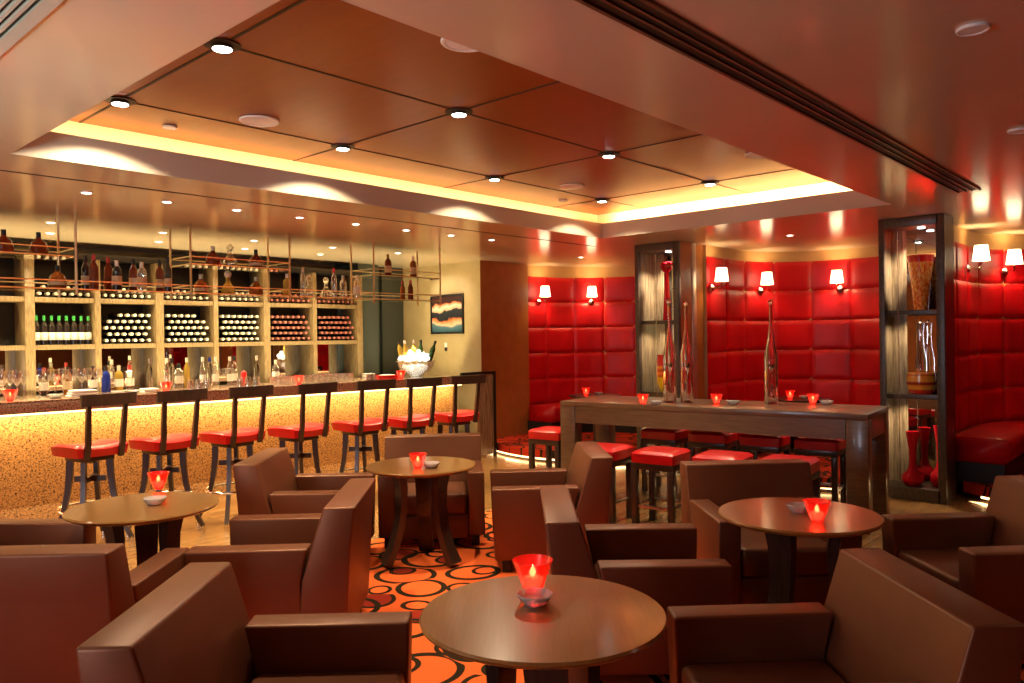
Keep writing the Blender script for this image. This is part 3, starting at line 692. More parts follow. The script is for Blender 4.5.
# wine glasses
def wineglass_bm(s=1):
    bm = new(); lathe(bm, [(0, 0), (.036*s, 0), (.034*s, .004), (.005, .010), (.004, .10*s), (.014*s, .112*s), (.036*s, .15*s), (.038*s, .18*s), (.031*s, .225*s)], 16); return bm
wg = None
wpos = [(3, .42), (10, .55), (17, .40), (24, .52), (40, .40), (47, .55), (55, .42), (63, .56), (72, .44), (82, .40), (88, .55), (98, .38)]
for i, (px, v) in enumerate(wpos):
    p = barpx(px, v); lab = f'stemmed wine glass, {ORD[i]} from the left along the bar'
    if wg is None: wg = o = obj('wine_glass', wineglass_bm(1.15), M['clear'])
    else: o = wg.copy(); C.objects.link(o)
    o.location = p; tag(o, lab, 'wine glass', 'wine glasses standing on the bar')
# folded towels
def towels(px, v, w, n, lab):
    p = barpx(px, v); t = thing('towel_stack', lab, 'towels', tuple(p), BA, 'folded white towels on the bar')
    for i in range(n):
        bm = new(); box(bm, -w/2+.01*i, w/2-.006*i, -.09, .09, .001+i*.022, .021+i*.022, .008, 2); obj('folded_towel', bm, M['towel'], t)
towels(82, .16, .24, 3, 'stack of folded white towels on bar above first stool')
towels(149, .18, .15, 2, 'low pile of folded white towels left of a candle')
# upside down tumblers
tm = None; tpos = [190.5, 198.5, 206.5, 240, 248, 256]
for i, px in enumerate(tpos):
    p = barpx(px, .14)
    if tm is None:
        bm = new(); lathe(bm, [(.038, 0), (.036, .02), (.031, .105), (.026, .115), (0, .118)], 16); lathe(bm, [(.035, 0), (.029, .098), (0, .10)], 16); tm = o = obj('tumbler', bm, M['clear'])
    else: o = tm.copy(); C.objects.link(o)
    o.location = p; tag(o, f'{ORD[i % 3]} from left of three upturned tumblers {"behind the second stool" if i < 3 else "behind the third stool"}', 'tumbler', 'upturned tumblers on the bar')
# rows of tumblers further along
k = 0; base = None
for rr, v in enumerate((.30, .42)):
    for c in range(13):
        px = 272+c*6.4+rr*2; p = barpx(px, v)
        if base is None:
            bm = new(); lathe(bm, [(0, .004), (.026, .0), (.030, .01), (.036, .09), (.034, .09), (.028, .014), (0, .012)], 14); base = o = obj('tumbler', bm, M['clear'])
        else: o = base.copy(); C.objects.link(o)
        o.location = p; tag(o, f'clear tumbler {ORD[c]} from left in the {"front" if rr == 0 else "back"} row on the far bar', 'tumbler', 'rows of tumblers at the far half of the bar')
# spirits on the bar
sp = [(106, 'spirit', 'blueglass', 'black', None, 'dark blue bottle'), (112, 'slim', 'clear', 'capwhite', None, 'tall clear bottle right of the blue bottle'), (119, 'spirit', 'gold', 'capwhite', 'label', 'labelled yellow spirit bottle near the blue one'), (130, 'spirit', 'clear', 'capred', 'label', 'clear bottle with white label above second stool'),
 (150, 'slim', 'crystal', 'steel', None, 'slim crystal bottle with steel pourer, standing alone'), (167, 'slim', 'clear', 'capwhite', None, 'clear bottle directly behind the second candle'), (172, 'slim', 'crystal', 'black', None, 'clear bottle with black cap behind the second candle'), (179, 'spirit', 'clear', 'black', 'label', 'clear labelled bottle left of the yellow bottle'),
 (187, 'slim', 'gold', 'capwhite', None, 'tall yellow bottle behind the tumblers'), (203, 'slim', 'clear', 'capwhite', 'label', 'clear labelled bottle above upturned tumblers'), (210, 'slim', 'crystal', 'blueglass', None, 'clear bottle with blue cap'), (216, 'slim', 'clear', 'capwhite', 'label', 'tall bottle right of the blue-capped one'),
 (230, 'slim', 'clear', 'capwhite', 'label', 'left one of two tall clear bottles near red can'), (235, 'slim', 'clear', 'black', 'label', 'right one of two tall clear bottles near red can'), (257, 'slim', 'crystal', 'capwhite', None, 'tall bottle behind the second set of upturned tumblers'), (276, 'spirit', 'clear', 'capwhite', 'label', 'white-labelled bottle near the fourth stool'),
 (68, 'spirit', 'amber', 'black', 'creamlabel', 'amber bottle among the wine glasses'), (93, 'spirit', 'bottle_dark', 'black', 'label', 'dark labelled bottle among the wine glasses'), (44, 'spirit', 'bottle_dark', 'capred', 'label', 'dark bottle behind leftmost wine glasses')]
for i, (px, kd, gl, cp, lb, desc) in enumerate(sp):
    p = barpx(px, .75 if i % 2 else .66); put_bottle(kd, gl, cp, lb, tuple(p), desc+', on the bar', 'spirit bottles on the bar', (1, 1, 1.0))
p = barpx(244, .5); bm = new(); lathe(bm, [(0, 0), (.033, 0), (.033, .14), (.028, .15), (.012, .165), (0, .17)], 14); o = obj('shaker', bm, M['redtray'], loc=p); tag(o, 'small red bottle standing right of two tall clear bottles', 'bottle')
# glass ashtray / small dishes stacks
ash = None
def ashtray(label, loc, s=1):
    global ash
    if ash is None:
        bm = new(); lathe(bm, [(0, .0), (.040, 0), (.052, .012), (.073, .040), (.068, .043), (.046, .020), (0, .016)], 32, lobes=8, lobe_amp=.05); ash = o = obj('ashtray', bm, M['cutglass'])
    else: o = ash.copy(); C.objects.link(o)
    o.location = loc; o.scale = (s, s, s); return tag(o, label, 'ashtray', 'cut glass ashtrays')
ashtray('cut glass ashtray on the bar above the first stool back', tuple(barpx(118, .12)), .9); ashtray('cut glass ashtray on the bar left of folded towels', tuple(barpx(55, .14)), .9)
ashtray('cut glass ashtray on bar between the first and second stools', tuple(barpx(133, .12)), .9)
# napkin holder, red tray, ice bowl
p = barpx(369, .14); t = thing('napkin_holder', 'chrome wire holder full of white napkins on the bar', 'napkin holder', tuple(p), BA)
bm = new(); box(bm, -.06, .06, -.05, .05, .008, .085, .004); obj('napkins', bm, M['towel'], t)
bm = new()
for z in (.004, .04, .075):
    tube(bm, [(-.07, -.06, z), (.07, -.06, z), (.07, .06, z), (-.07, .06, z)], .004, 6, closed=True)
for x, y in ((-.07, -.06), (.07, -.06), (.07, .06), (-.07, .06), (0, -.06), (0, .06)): tube(bm, [(x, y, 0), (x, y, .078)], .004, 6)
obj('wire_frame', bm, M['chrome'], t)
p = barpx(384, .22); t = thing('serving_tray', 'red lacquer tray with white cloth on the bar', 'tray', tuple(p), BA)
bm = new(); box(bm, -.14, .14, -.1, .1, 0, .012, .003); box(bm, -.14, .14, -.1, -.088, .0121, .05, .003); box(bm, -.14, .14, .088, .1, .0121, .05, .003); box(bm, -.14, -.128, -.087, .087, .0121, .05, .003); box(bm, .128, .14, -.087, .087, .0121, .05, .003); obj('tray_body', bm, M['redtray'], t)
bm = new(); box(bm, -.02, .12, -.08, .08, .0125, .055, .01); obj('folded_cloth', bm, M['towel'], t)
IB = barpx(416, .42)
t = thing('ice_bowl', 'large clear glass bowl of glowing crushed ice on the bar', 'ice bowl', tuple(IB), 0)
bm = new(); lathe(bm, [(0, .004), (.08, 0), (.09, .012), (.215, .09), (.275, .20), (.270, .202), (.21, .095), (.085, .02), (0, .016)], 32); obj('glass_bowl', bm, M['clear'], t)
bm = new()
for i in range(230):
    a = random.random()*2*PI; zz = random.random(); r = (.06+.17*zz)*math.sqrt(random.random()); z = .045+zz*.17+.13*(1-(r/.25)**2)*(zz > .5)
    s = .018+.012*random.random(); R = Matrix.Translation((r*math.cos(a), r*math.sin(a), z)) @ Matrix.Rotation(random.random()*3, 4, (random.random(), random.random(), .5))
    box(bm, -s, s, -s, s, -s, s, .006, 1, M4=R)
o = obj('crushed_ice', bm, M['ice'], t); o['kind'] = 'stuff'
point('ice_bowl_lamp', (IB.x, IB.y, IB.z+.34), 1.5, (1, .9, .7), .05)
ib = [(-.17, .02, -.25, 'black', 'leftmost'), (-.10, -.05, -.15, 'label', 'white-capped second'), (.05, .08, .05, 'black', 'dark middle rear'), (-.01, -.08, .0, 'label', 'central white-capped'), (.17, .0, .4, 'black', 'rightmost tilted')]
for i, (dx, dy, tilt, cp, nm) in enumerate(ib):
    wv = RT*dx; q = Vector((IB.x, IB.y, IB.z+.17))+Vector((RT.x, RT.y, 0))*dx+Vector((FW.x, FW.y, 0))*dy
    o = put_bottle('slim', 'gold' if i in (0, 1, 3) else 'bottle_green', cp, None, tuple(q), f'{nm} wine bottle chilling in the ice bowl', 'wine bottles chilling in the ice bowl', (1.1, 1.1, .95))
    o.rotation_euler = Matrix.Rotation(tilt*.8, 4, Vector((FW.x, FW.y, 0))).to_euler()
# picture & switch on the wall behind
a = onX(430.5, 295.5, WX-.02); b_ = onX(463.5, 333.6, WX-.02)
yc, zc = (a.y+b_.y)/2, (a.z+b_.z)/2; w, h = abs(a.y-b_.y)/2, abs(a.z-b_.z)/2
t = thing('picture', 'framed picture of orange and white waves over teal on bar-end wall', 'picture', (WX-.001, yc, zc-h), 0)
bm = new(); box(bm, -.03, 0, -w, w, 0, .025, .003); box(bm, -.03, 0, -w, w, 2*h-.025, 2*h, .003); box(bm, -.03, 0, -w, -w+.025, .026, 2*h-.026, .003); box(bm, -.03, 0, w-.025, w, .026, 2*h-.026, .003); obj('frame', bm, M['black'], t)
bm = new(); box(bm, -.015, -.002, -w+.025, w-.025, .025, 2*h-.025); obj('artwork', bm, M['art'], t)
spot('picture_light', (WX-.7, 8.55, ZC-.03), 22, 80, .7, (1, .8, .55), .03, aim=(WX, yc-.1, 1.9))
q = onX(446.5, 347, WX); t = thing('wall_switch', 'small white wall switch with chrome plate below the picture', 'wall switch', (WX-.001, q.y, q.z-.06), 0)
bm = new(); box(bm, -.012, 0, -.03, .03, 0, .055, .003); obj('plate', bm, M['chrome'], t); bm = new(); box(bm, -.016, 0, -.028, .028, .056, .125, .003); obj('rocker', bm, M['white'], t)

# ================================================================ BAR STOOLS
def make_barstool(label):
    t = thing('bar_stool', label, 'bar stool', (0, 0, 0), 0, 'red bar stools in a row')
    # local: +y faces the bar, back at -y
    bm = new(); tt = bmesh.new(); U = 12; top = []; bot = []
    S = .215
    def rc(u, v, e=.06): return u, v
    for i in range(U+1):
        r1, r2 = [], []
        for j in range(U+1):
            u, v = -1+2*i/U, -1+2*j/U
            k = 1-.06*abs(u*v)**3
            edge = max(abs(u), abs(v)); dz = -.025*max(0, (edge-.8)/.2)**2
            saddle = .022*(u*u)-.010*(v+.3)**2
            r1.append(tt.verts.new((u*S*k, v*S*k, .80+dz+saddle))); r2.append(tt.verts.new((u*S*k*.95, v*S*k*.95, .715)))
        top.append(r1); bot.append(r2)
    for i in range(U):
        for j in range(U):
            tt.faces.new((top[i][j], top[i+1][j], top[i+1][j+1], top[i][j+1])); tt.faces.new((bot[i][j], bot[i][j+1], bot[i+1][j+1], bot[i+1][j]))
    for i in range(U):
        for A, B in (((i, 0), (i+1, 0)), ((i+1, U), (i, U)), ((0, i+1), (0, i)), ((U, i), (U, i+1))):
            tt.faces.new((top[A[0]][A[1]], bot[A[0]][A[1]], bot[B[0]][B[1]], top[B[0]][B[1]]))
    bmesh.ops.recalc_face_normals(tt, faces=tt.faces); join(bm, tt, smooth=True); obj('seat', bm, M['red'], t)
    bm = new(); box(bm, -.13, .13, -.13, .13, .67, .714, .006); lathe(bm, [(0, 0), (.05, 0), (.05, .02), (0, .02)], 12, (0, 0, .65)); obj('seat_frame', bm, M['darkwood'], t)
    for s in (-1, 1):
        bm = new(); slab_path(bm, [(s*.135, -.205, .70), (s*.135, -.232, .82), (s*.14, -.245, .95), (s*.145, -.268, 1.125)], (1, 0, 0), [.042, .042, .038, .034], .026); obj('back_post', bm, M['darkwood'], t)
    bm = new(); R = [];
    pts = [(-.215+.43*i/10, -.285-.03*(1-((i-5)/5)**2), 1.16) for i in range(11)]
    t2 = bmesh.new()
    for x, y, z in pts: R.append([t2.verts.new((x, y-.014, z-.045)), t2.verts.new((x, y+.014, z-.045)), t2.verts.new((x, y+.004, z+.045)), t2.verts.new((x, y-.022, z+.045))])
    for A, B in zip(R, R[1:]):
        for k in range(4): t2.faces.new((A[k], A[(k+1) % 4], B[(k+1) % 4], B[k]))
    t2.faces.new(R[0][::-1]); t2.faces.new(R[-1]); bmesh.ops.recalc_face_normals(t2, faces=t2.faces); join(bm, t2); obj('back_rail', bm, M['darkwood'], t)
    for sx in (-1, 1):
        for sy in (-1, 1):
            dd = Vector((sx, sy, 0)).normalized(); pr = [(.145, .668), (.15, .56), (.165, .42), (.20, .25), (.255, .12), (.30, .035)]
            bm = new(); slab_path(bm, [(dd.x*r, dd.y*r, z) for r, z in pr], (-dd.y, dd.x, 0), .034, [.05, .048, .042, .036, .032, .03]); lg = obj('leg', bm, M['darkwood'], t)
            bm = new(); lathe(bm, [(0, 0), (.018, 0), (.018, .04), (0, .042)], 10, (dd.x*.302, dd.y*.302, 0)); obj('foot_tip', bm, M['chrome'], lg)
    bm = new(); box(bm, -.115, .115, -.015, .015, .50, .545, M4=Matrix.Rotation(PI/4, 4, 'Z')); box(bm, -.115, .115, -.015, .015, .50, .545, M4=Matrix.Rotation(-PI/4, 4, 'Z')); obj('stretcher', bm, M['darkwood'], t)
    bm = new(); tube(bm, [(.24*math.cos(2*PI*k/28), .24*math.sin(2*PI*k/28), .29) for k in range(28)], .011, 8, closed=True); obj('foot_ring', bm, M['chrome'], t)
    return t
S0 = [(2.26, 6.64), (2.81, 6.55), (3.38, 6.48), (3.96, 6.34), (4.58, 6.23), (5.10, 6.13), (5.69, 6.08)]
LB = ['red bar stool nearest the camera, at the left end of the row', 'second red bar stool from the left, behind the first candle table', 'third red bar stool from the left', 'middle stool of the seven red bar stools', 'fifth red bar stool from left, before the tumbler rows', 'red bar stool second from the gate end, before the ice bowl', 'last red bar stool, farthest right beside the bar gate']
st = None
for (x, y), lb, tw in zip(S0, LB, (13, 10, 10, 9, 0, -1, -6)):
    a = BA+math.radians(tw)
    if st is None: st = make_barstool(lb); st.location = (x, y, 0); st.rotation_euler = (0, 0, a)
    else: dup(st, (x, y, 0), a, lb)

# ================================================================ LOUNGE CHAIRS
def make_chair(label):
    t = thing('lounge_chair', label, 'armchair', (0, 0, 0), 0, 'brown leather club chairs')
    # local +x = facing; back outer edge near x=-.38
    W = .40
    bm = new(); prism(bm, [(-.335, .10), (-.10, .10), (-.125, .42), (-.235, .78), (-.39, .78), (-.365, .58)], -W, W, bev=.012, seg=3, axis='y'); obj('backrest', bm, M['leather'], t)
    for s in (-1, 1):
        y0, y1 = (W-.125, W) if s > 0 else (-W, -W+.125)
        bm = new(); prism(bm, [(-.125, .10), (.42, .10), (.435, .58), (-.155, .58), (-.12, .42)], y0, y1, bev=.012, seg=3, axis='y'); obj('arm', bm, M['leather'], t)
    bm = new(); box(bm, -.115, .42, -W+.13, W-.13, .26, .42, .03, 3); obj('seat_cushion', bm, M['leather'], t)
    bm = new(); box(bm, -.12, .40, -W+.127, W-.127, .08, .258, .006); obj('seat_base', bm, M['leather'], t)
    for sx in (-.27, .34):
        for sy in (-.33, .33): bm = new(); box(bm, sx-.03, sx+.03, sy-.03, sy+.03, .013, .099, .003); obj('foot', bm, M['black'], t)
    return t
ch = [ # outer back centre, facing deg, label
 ((1.02, 2.55), -46, 'leather armchair in the bottom left corner, facing the front table'),
 ((.875, 3.50), 44, 'leather armchair at left edge seen from behind, facing the left candle table'),
 ((.845, 5.19), -50, 'leather armchair at far left, only one arm in view'),
 ((2.53, 3.41), 135, 'leather armchair right of the left candle table, facing left'),
 ((2.80, 5.09), -46, 'leather armchair left of the middle table, near the third bar stool'),
 ((4.42, 4.98), -133, 'leather armchair behind the middle table, facing the camera'),
 ((4.57, 3.31), 135, 'leather armchair right of the middle table, before the long table'),
 ((2.90, 2.46), -48, 'leather armchair behind the front table, narrow back edge toward the camera'),
 ((4.70, 2.31), -135, 'leather armchair behind the right table, facing the camera'),
 ((4.88, .56), 136, 'leather armchair at right edge beyond the right table'),
 ((2.82, .69), 135, 'leather armchair in the bottom right corner, facing left'),
]
cproto = None
for (x, y), a, lb in ch:
    a = math.radians(a); loc = (x+.38*math.cos(a), y+.38*math.sin(a), 0)
    if cproto is None: cproto = make_chair(lb); cproto.location = loc; cproto.rotation_euler = (0, 0, a)
    else: dup(cproto, loc, a, lb)

# ================================================================ ROUND TABLES
def make_table(label, D=.78, H=.70, wood='tablewood'):
    t = thing('round_table', label, 'table', (0, 0, 0), 0, 'round wooden lounge tables'); R = D/2
    bm = new(); lathe(bm, [(0, H-.055), (R-.14, H-.055), (R-.02, H-.026), (R-.004, H-.016), (R, H-.008), (R-.006, H), (0, H)], 64); obj('tabletop', bm, M[wood], t)
    for k in range(3):
        a = 2*PI*k/3; d = Vector((math.cos(a), math.sin(a), 0)); w = Vector((-d.y, d.x, 0))
        pr = [(.17, H-.056), (.155, H-.15), (.155, H-.28), (.175, H-.42), (.22, H-.56), (.275, .028)]
        bm = new(); slab_path(bm, [(d.x*r, d.y*r, z) for r, z in pr], tuple(w), [.14, .125, .11, .105, .105, .11], [.06, .05, .045, .045, .045, .05]); obj('leg', bm, M['darkwood'], t)
    bm = new(); box(bm, -.05, .05, -.05, .05, H-.09, H-.056); 
    for k in range(3):
        a = 2*PI*k/3; box(bm, 0, .18, -.02, .02, H-.09, H-.057, M4=Matrix.Rotation(a, 4, 'Z'))
    obj('crossbrace', bm, M['darkwood'], t)
    return t
TB = [((1.76, 4.38), 'round dark wood table at left, before the bar stools'), ((3.61, 4.20), 'round dark wood table in the middle, legs on the ring carpet'), ((1.92, 1.64), 'round dark wood table nearest the camera at bottom centre'), ((3.80, 1.56), 'round dark wood table at right, before the long table')]
tp = None
for i, ((x, y), lb) in enumerate(TB):
    rz = math.radians(42.5+[20, 0, 180, 10][i])
    if tp is None: tp = make_table(lb); tp.location = (x, y, 0); tp.rotation_euler = (0, 0, rz)
    else: o = dup(tp, (x, y, 0), rz, lb); o.scale = (1.03, 1.03, 1) if i == 2 else (1, 1, 1)
HT = .7005
for cpx, apx, nm in (((158.5, 489), (155, 504), 'left table'), ((418, 468), (431, 467.5), 'middle table'), ((533, 592), (535, 604), 'front table'), ((817, 522), (799, 512), 'right table')):
    p = onZ(*cpx, HT); cup(f'red glass candle cup on the {nm}', tuple(p), None, .97 if nm == 'front table' else .86); p = onZ(*apx, HT); ashtray(f'cut glass ashtray beside the candle on the {nm}', tuple(p), .86)

# ================================================================ LONG TABLE
LX, LY, LA, LL, LW, LH = 6.62, 3.52, math.radians(96.5), 2.86, .84, .95
t = thing('long_table', 'long high wooden table with square legs and red stools around it', 'table', (LX, LY, 0), LA)
bm = new(); box(bm, -LL/2, LL/2, -LW/2, LW/2, LH-.05, LH, .004); obj('tabletop', bm, M['longwood'], t)
bm = new(); box(bm, -LL/2+.17, LL/2-.17, -LW/2+.005, -LW/2+.035, LH-.21, LH-.051); box(bm, -LL/2+.17, LL/2-.17, LW/2-.035, LW/2-.005, LH-.21, LH-.051)
for s in (-1, 1): box(bm, s*(LL/2-.02)-.015, s*(LL/2-.02)+.015, -LW/2+.17, LW/2-.17, LH-.21, LH-.051)
obj('apron', bm, M['longwood'], t)
for sx in (-1, 1):
    for sy in (-1, 1):
        bm = new(); xa, xb = sorted((sx*LL/2, sx*(LL/2-.165))); ya, yb = sorted((sy*LW/2, sy*(LW/2-.14))); box(bm, xa, xb, ya, yb, 0, LH-.051, .004); obj('leg', bm, M['longwood'], t)
# stools round it
def make_cube(label):
    t = thing('cube_stool', label, 'stool', (0, 0, 0), 0, 'square red stools round the long table'); S = .195
    bm = new(); tt = bmesh.new(); U = 12; top = []; bot = []
    for i in range(U+1):
        r1, r2 = [], []
        for j in range(U+1):
            u, v = -1+2*i/U, -1+2*j/U; k = 1-.05*abs(u*v)**4; edge = max(abs(u), abs(v)); dz = -.02*max(0, (edge-.85)/.15)**2
            r1.append(tt.verts.new((u*S*k, v*S*k, .64+dz+.012*(1-u*u)*(1-v*v)))); r2.append(tt.verts.new((u*S*k*.98, v*S*k*.98, .545)))
        top.append(r1); bot.append(r2)
    for i in range(U):
        for j in range(U): tt.faces.new((top[i][j], top[i+1][j], top[i+1][j+1], top[i][j+1])); tt.faces.new((bot[i][j], bot[i][j+1], bot[i+1][j+1], bot[i+1][j]))
    for i in range(U):
        for A, B in (((i, 0), (i+1, 0)), ((i+1, U), (i, U)), ((0, i+1), (0, i)), ((U, i), (U, i+1))): tt.faces.new((top[A[0]][A[1]], bot[A[0]][A[1]], bot[B[0]][B[1]], top[B[0]][B[1]]))
    bmesh.ops.recalc_face_normals(tt, faces=tt.faces); join(bm, tt, smooth=True); obj('seat', bm, M['red'], t)
    bm = new(); box(bm, -.185, .185, -.185, .185, .49, .544, .004); obj('seat_frame', bm, M['darkwood'], t)
    for sx in (-1, 1):
        for sy in (-1, 1):
            bm = new(); xa, xb = sorted((sx*.185, sx*.135)); ya, yb = sorted((sy*.185, sy*.135)); box(bm, xa, xb, ya, yb, 0, .489, .003); obj('leg', bm, M['darkwood'], t)
    bm = new(); box(bm, -.134, .134, -.17, -.15, .17, .195, .002); box(bm, -.134, .134, .15, .17, .17, .195, .002); box(bm, -.17, -.15, -.134, .134, .17, .195, .002); box(bm, .15, .17, -.134, .134, .17, .195, .002); obj('foot_rail', bm, M['steel'], t)
    return t
CS = [((5.50, 3.97), 'square red stool on near side of long table, behind the middle armchairs'), ((5.60, 3.46), 'square red stool second from left on the near side'), ((5.70, 2.95), 'square red stool third from left on the near side'), ((5.79, 2.45), 'square red stool at right end of the near side'),
 ((6.22, 5.14), 'square red stool at the left end of the long table'), ((6.92, 4.22), 'square red stool at left on far side of the long table'), ((6.99, 3.72), 'square red stool second from left on far side of long table'), ((7.07, 3.22), 'square red stool third from left on far side of long table'), ((7.14, 2.72), 'square red stool at right on far side of long table')]
cp = None
for (x, y), lb in CS:
    if cp is None: cp = make_cube(lb); cp.location = (x, y, 0); cp.rotation_euler = (0, 0, LA)
    else: dup(cp, (x, y, 0), LA, lb)
for px, nm in ((643, 'left'), (716.5, 'middle'), (813, 'right')):
    p = onZ(px, 404, LH+.0005); cup(f'red glass candle cup at {nm} on the long table', tuple(p), None, .78)
for px, nm in ((656, 'left'), (733, 'middle'), (826.5, 'right')):
    p = onZ(px, 404.6, LH+.0005); ashtray(f'cut glass ashtray right of the {nm} candle on long table', tuple(p), .85)
# tall crystal decanters
dc = None
for px, py, sc, lb in ((670, 402.5, 1.0, 'tall clear crystal decanter, left of the close pair on long table'), (687, 402.5, .98, 'tall clear crystal decanter, right of the close pair on long table'), (771.5, 404, .97, 'tall clear crystal decanter standing alone on right half of long table')):
    p = onZ(px, py, LH+.0005)
    if dc is None:
        dc = t = thing('crystal_decanter', lb, 'decanter', tuple(p), 0, 'tall crystal decanters on the long table')
        bm = new(); lathe(bm, [(0, 0), (.058, 0), (.062, .01), (.062, .44), (.058, .47), (.034, .60), (.018, .70), (.0125, .78), (.0125, .93), (.016, .935)], 14); obj('glass_body', bm, M['crystal'], t)
        bm = new(); lathe(bm, [(0, .05), (.012, .06), (.010, .20), (.016, .24), (.040, .34), (.046, .38), (.042, .38), (.0, .30)], 14); obj('inner_goblet', bm, M['crystal'], t)
        bm = new(); lathe(bm, [(.010, .925), (.012, .94), (.024, .955), (.024, .975), (.012, .99), (0, .992)], 12); obj('stopper', bm, M['crystal'], t)
    else: dup(dc, tuple(p), .3, lb, None, (1, 1, sc))

# small tables in the niches
nt_ = None
for (px, py, nm) in ((595, 395, 'left'), (800, 398.5, 'middle')):
    p = onZ(px, py, .80); lb = f'small round dark table on the platform in the {nm} niche'
    t = thing('niche_table', lb, 'table', (p.x, p.y, PH), 0, 'small niche tables') if nt_ is None else dup(nt_, (p.x, p.y, PH), 0, lb)
    if nt_ is None:
        nt_ = t; bm = new(); lathe(bm, [(0, .62), (.33, .62), (.35, .635), (.35, .65), (0, .65)], 40); obj('tabletop', bm, M['darkwood'], t)
        bm = new(); tube(bm, [(0, 0, .02), (0, 0, .62)], .03, 12); obj('pedestal', bm, M['darkwood'], t)
        bm = new(); lathe(bm, [(0, 0), (.2, 0), (.2, .012), (.03, .03), (0, .03)], 30); obj('foot_plate', bm, M['darkwood'], t)
    d = Vector((RT.x, RT.y, 0)).normalized()
    q = Vector((p.x, p.y, .8005))-d*.12; cup(f'red glass candle cup on the small table in {nm} niche', tuple(q), None, .85)
    q = Vector((p.x, p.y, .8005))+d*.05; ashtray(f'cut glass ashtray on the small table in {nm} niche', tuple(q), .8)

# ================================================================ WALL SCONCES
def make_sconce(label):
    t = thing('wall_sconce', label, 'wall lamp', (0, 0, 0), 0, 'shaded wall lamps on the red padding')
    # local +x = out of the wall; origin at the wall plate
    bm = new(); lathe(bm, [(0, 0), (.045, 0), (.045, .012), (.02, .03), (0, .03)], 18, M4=Matrix.Rotation(PI/2, 4, 'Y')); obj('wall_plate', bm, M['chrome'], t)
    bm = new(); tube(bm, [(.02, 0, 0), (.09, 0, -.005), (.125, 0, .01), (.13, 0, .05), (.13, 0, .10)], .008, 8); obj('arm', bm, M['chrome'], t)
    bm = new(); lathe(bm, [(.082, .075), (.062, .235), (.060, .235), (.080, .075)], 24, (.13, 0, 0)); obj('lamp_shade', bm, M['shade'], t)
    return t
sc0 = None
def ray_hit_path(px, path, off):
    """where the sight line of pixel column px meets the niche wall path (last crossing), with inward normal"""
    w = ray(px, 290); w = Vector((w.x, w.y)); best = None
    for a, b in zip(path, path[1:]):
        a2, b2 = Vector(a), Vector(b); d = b2-a2; den = w.x*d.y-w.y*d.x
        if abs(den) < 1e-9: continue
        tt = (a2.x*d.y-a2.y*d.x)/den; s = (a2.x*w.y-a2.y*w.x)/den
        if 0 <= s <= 1 and tt > 0 and (best is None or tt > best[0]):
            n = Vector((d.y, -d.x)).normalized(); best = (tt, w*tt+n*off, n)
    return best
SC = [(0, 537, 302, 'left one of two shaded wall lamps in the left niche'), (0, 591, 302, 'right one of two shaded wall lamps in the left niche'), (1, 709, 288, 'leftmost of three shaded wall lamps in the middle niche'), (1, 759, 291, 'centre one of three shaded wall lamps in the middle niche'), (1, 841, 289, 'rightmost of three shaded wall lamps, middle niche, near right case'), (2, 963, 269, 'left one of two shaded wall lamps in the right niche'), (2, 1002, 272, 'right one of two shaded wall lamps, at the photo edge')]
for ni, px, py, lb in SC:
    h = ray_hit_path(px, niches[ni][1], .04)
    if not h: print('no hit', px); continue
    w = ray(px, py); k = math.hypot(h[1].x, h[1].y)/math.hypot(w.x, w.y); z = EYE.z+w.z*k
    ang = math.atan2(h[2].y, h[2].x); loc = (h[1].x, h[1].y, z)
    if sc0 is None: sc0 = make_sconce(lb); sc0.location = loc; sc0.rotation_euler = (0, 0, ang)
    else: dup(sc0, loc, ang, lb)
    c_ = Vector(loc)+Vector((math.cos(ang), math.sin(ang), 0))*.13
    point('sconce_lamp', (c_.x, c_.y, z+.16), 9, (1, .70, .38), .03)

# ================================================================ CEILING FITTINGS
def disc_light(name, label, loc, r, mt, group, cat, ring=None, depth=.004):
    t = thing(name, label, cat, loc, 0, group)
    bm = new(); lathe(bm, [(0, -depth), (r, -depth), (r, 0), (0, 0)], 20); obj('lamp', bm, mt, t)
    bm = new(); lathe(bm, [(r*1.01, 0), (r*1.35, -.001), (r*1.35, -.004), (r*1.01, -.008)], 20); obj('trim_ring', bm, ring or M['white'], t)
    return t
# tray spots on round brackets where the gaps cross
sp0 = None; k = 0
for j, y in enumerate((4.69, 3.47, 2.25)):
    for i, x in enumerate(gx[1:]):
        lb = f'{ORD[i]} spotlight from the left in the {["far", "middle", "near"][j]} row of the wooden ceiling'
        vis = True
        if sp0 is None:
            sp0 = t = thing('ceiling_spotlight', lb, 'ceiling light', (x, y, ZW), 0, 'spotlights where the ceiling panels meet')
            bm = new(); lathe(bm, [(0, -.001), (.085, -.001), (.085, -.007), (.05, -.010), (.048, -.024), (.045, -.024), (.045, -.012), (0, -.012)], 24); obj('housing', bm, M['black'], t)
            bm = new(); lathe(bm, [(0, -.014), (.044, -.014), (.044, -.026), (0, -.028)], 20); obj('lamp', bm, M['bulb'], t)
        elif j < 2: dup(sp0, (x, y, ZW), 0, lb)
        if j < 2 or True: spot('tray_spot', (x, y, ZW-.06), [32, 130, 5][j]*(1.15-.16*i), [134, 80, 90][j], [.12, .5, .5][j], (1, .84, .58), .03)
d0 = None
def downlight(x, y, label, group, power, size=100, col=(1, .86, .50)):
    global d0
    if d0 is None: d0 = disc_light('downlight', label, (x, y, ZC), .033, M['bulb'], group, 'ceiling light')
    else: dup(d0, (x, y, ZC), 0, label, group)
    spot('down_spot', (x, y, ZC-.015), power, size, .7, col, .03)
for i, (x, y) in enumerate([(2.05, 6.0), (2.62, 5.99), (3.19, 5.98), (3.78, 5.98), (4.38, 5.98), (4.99, 5.98), (5.59, 5.97), (6.19, 5.96)]):
    downlight(x, y, f'{ORD[i]} recessed downlight from left in the row above the bar stools', 'downlights above the bar stools', 110, 80)
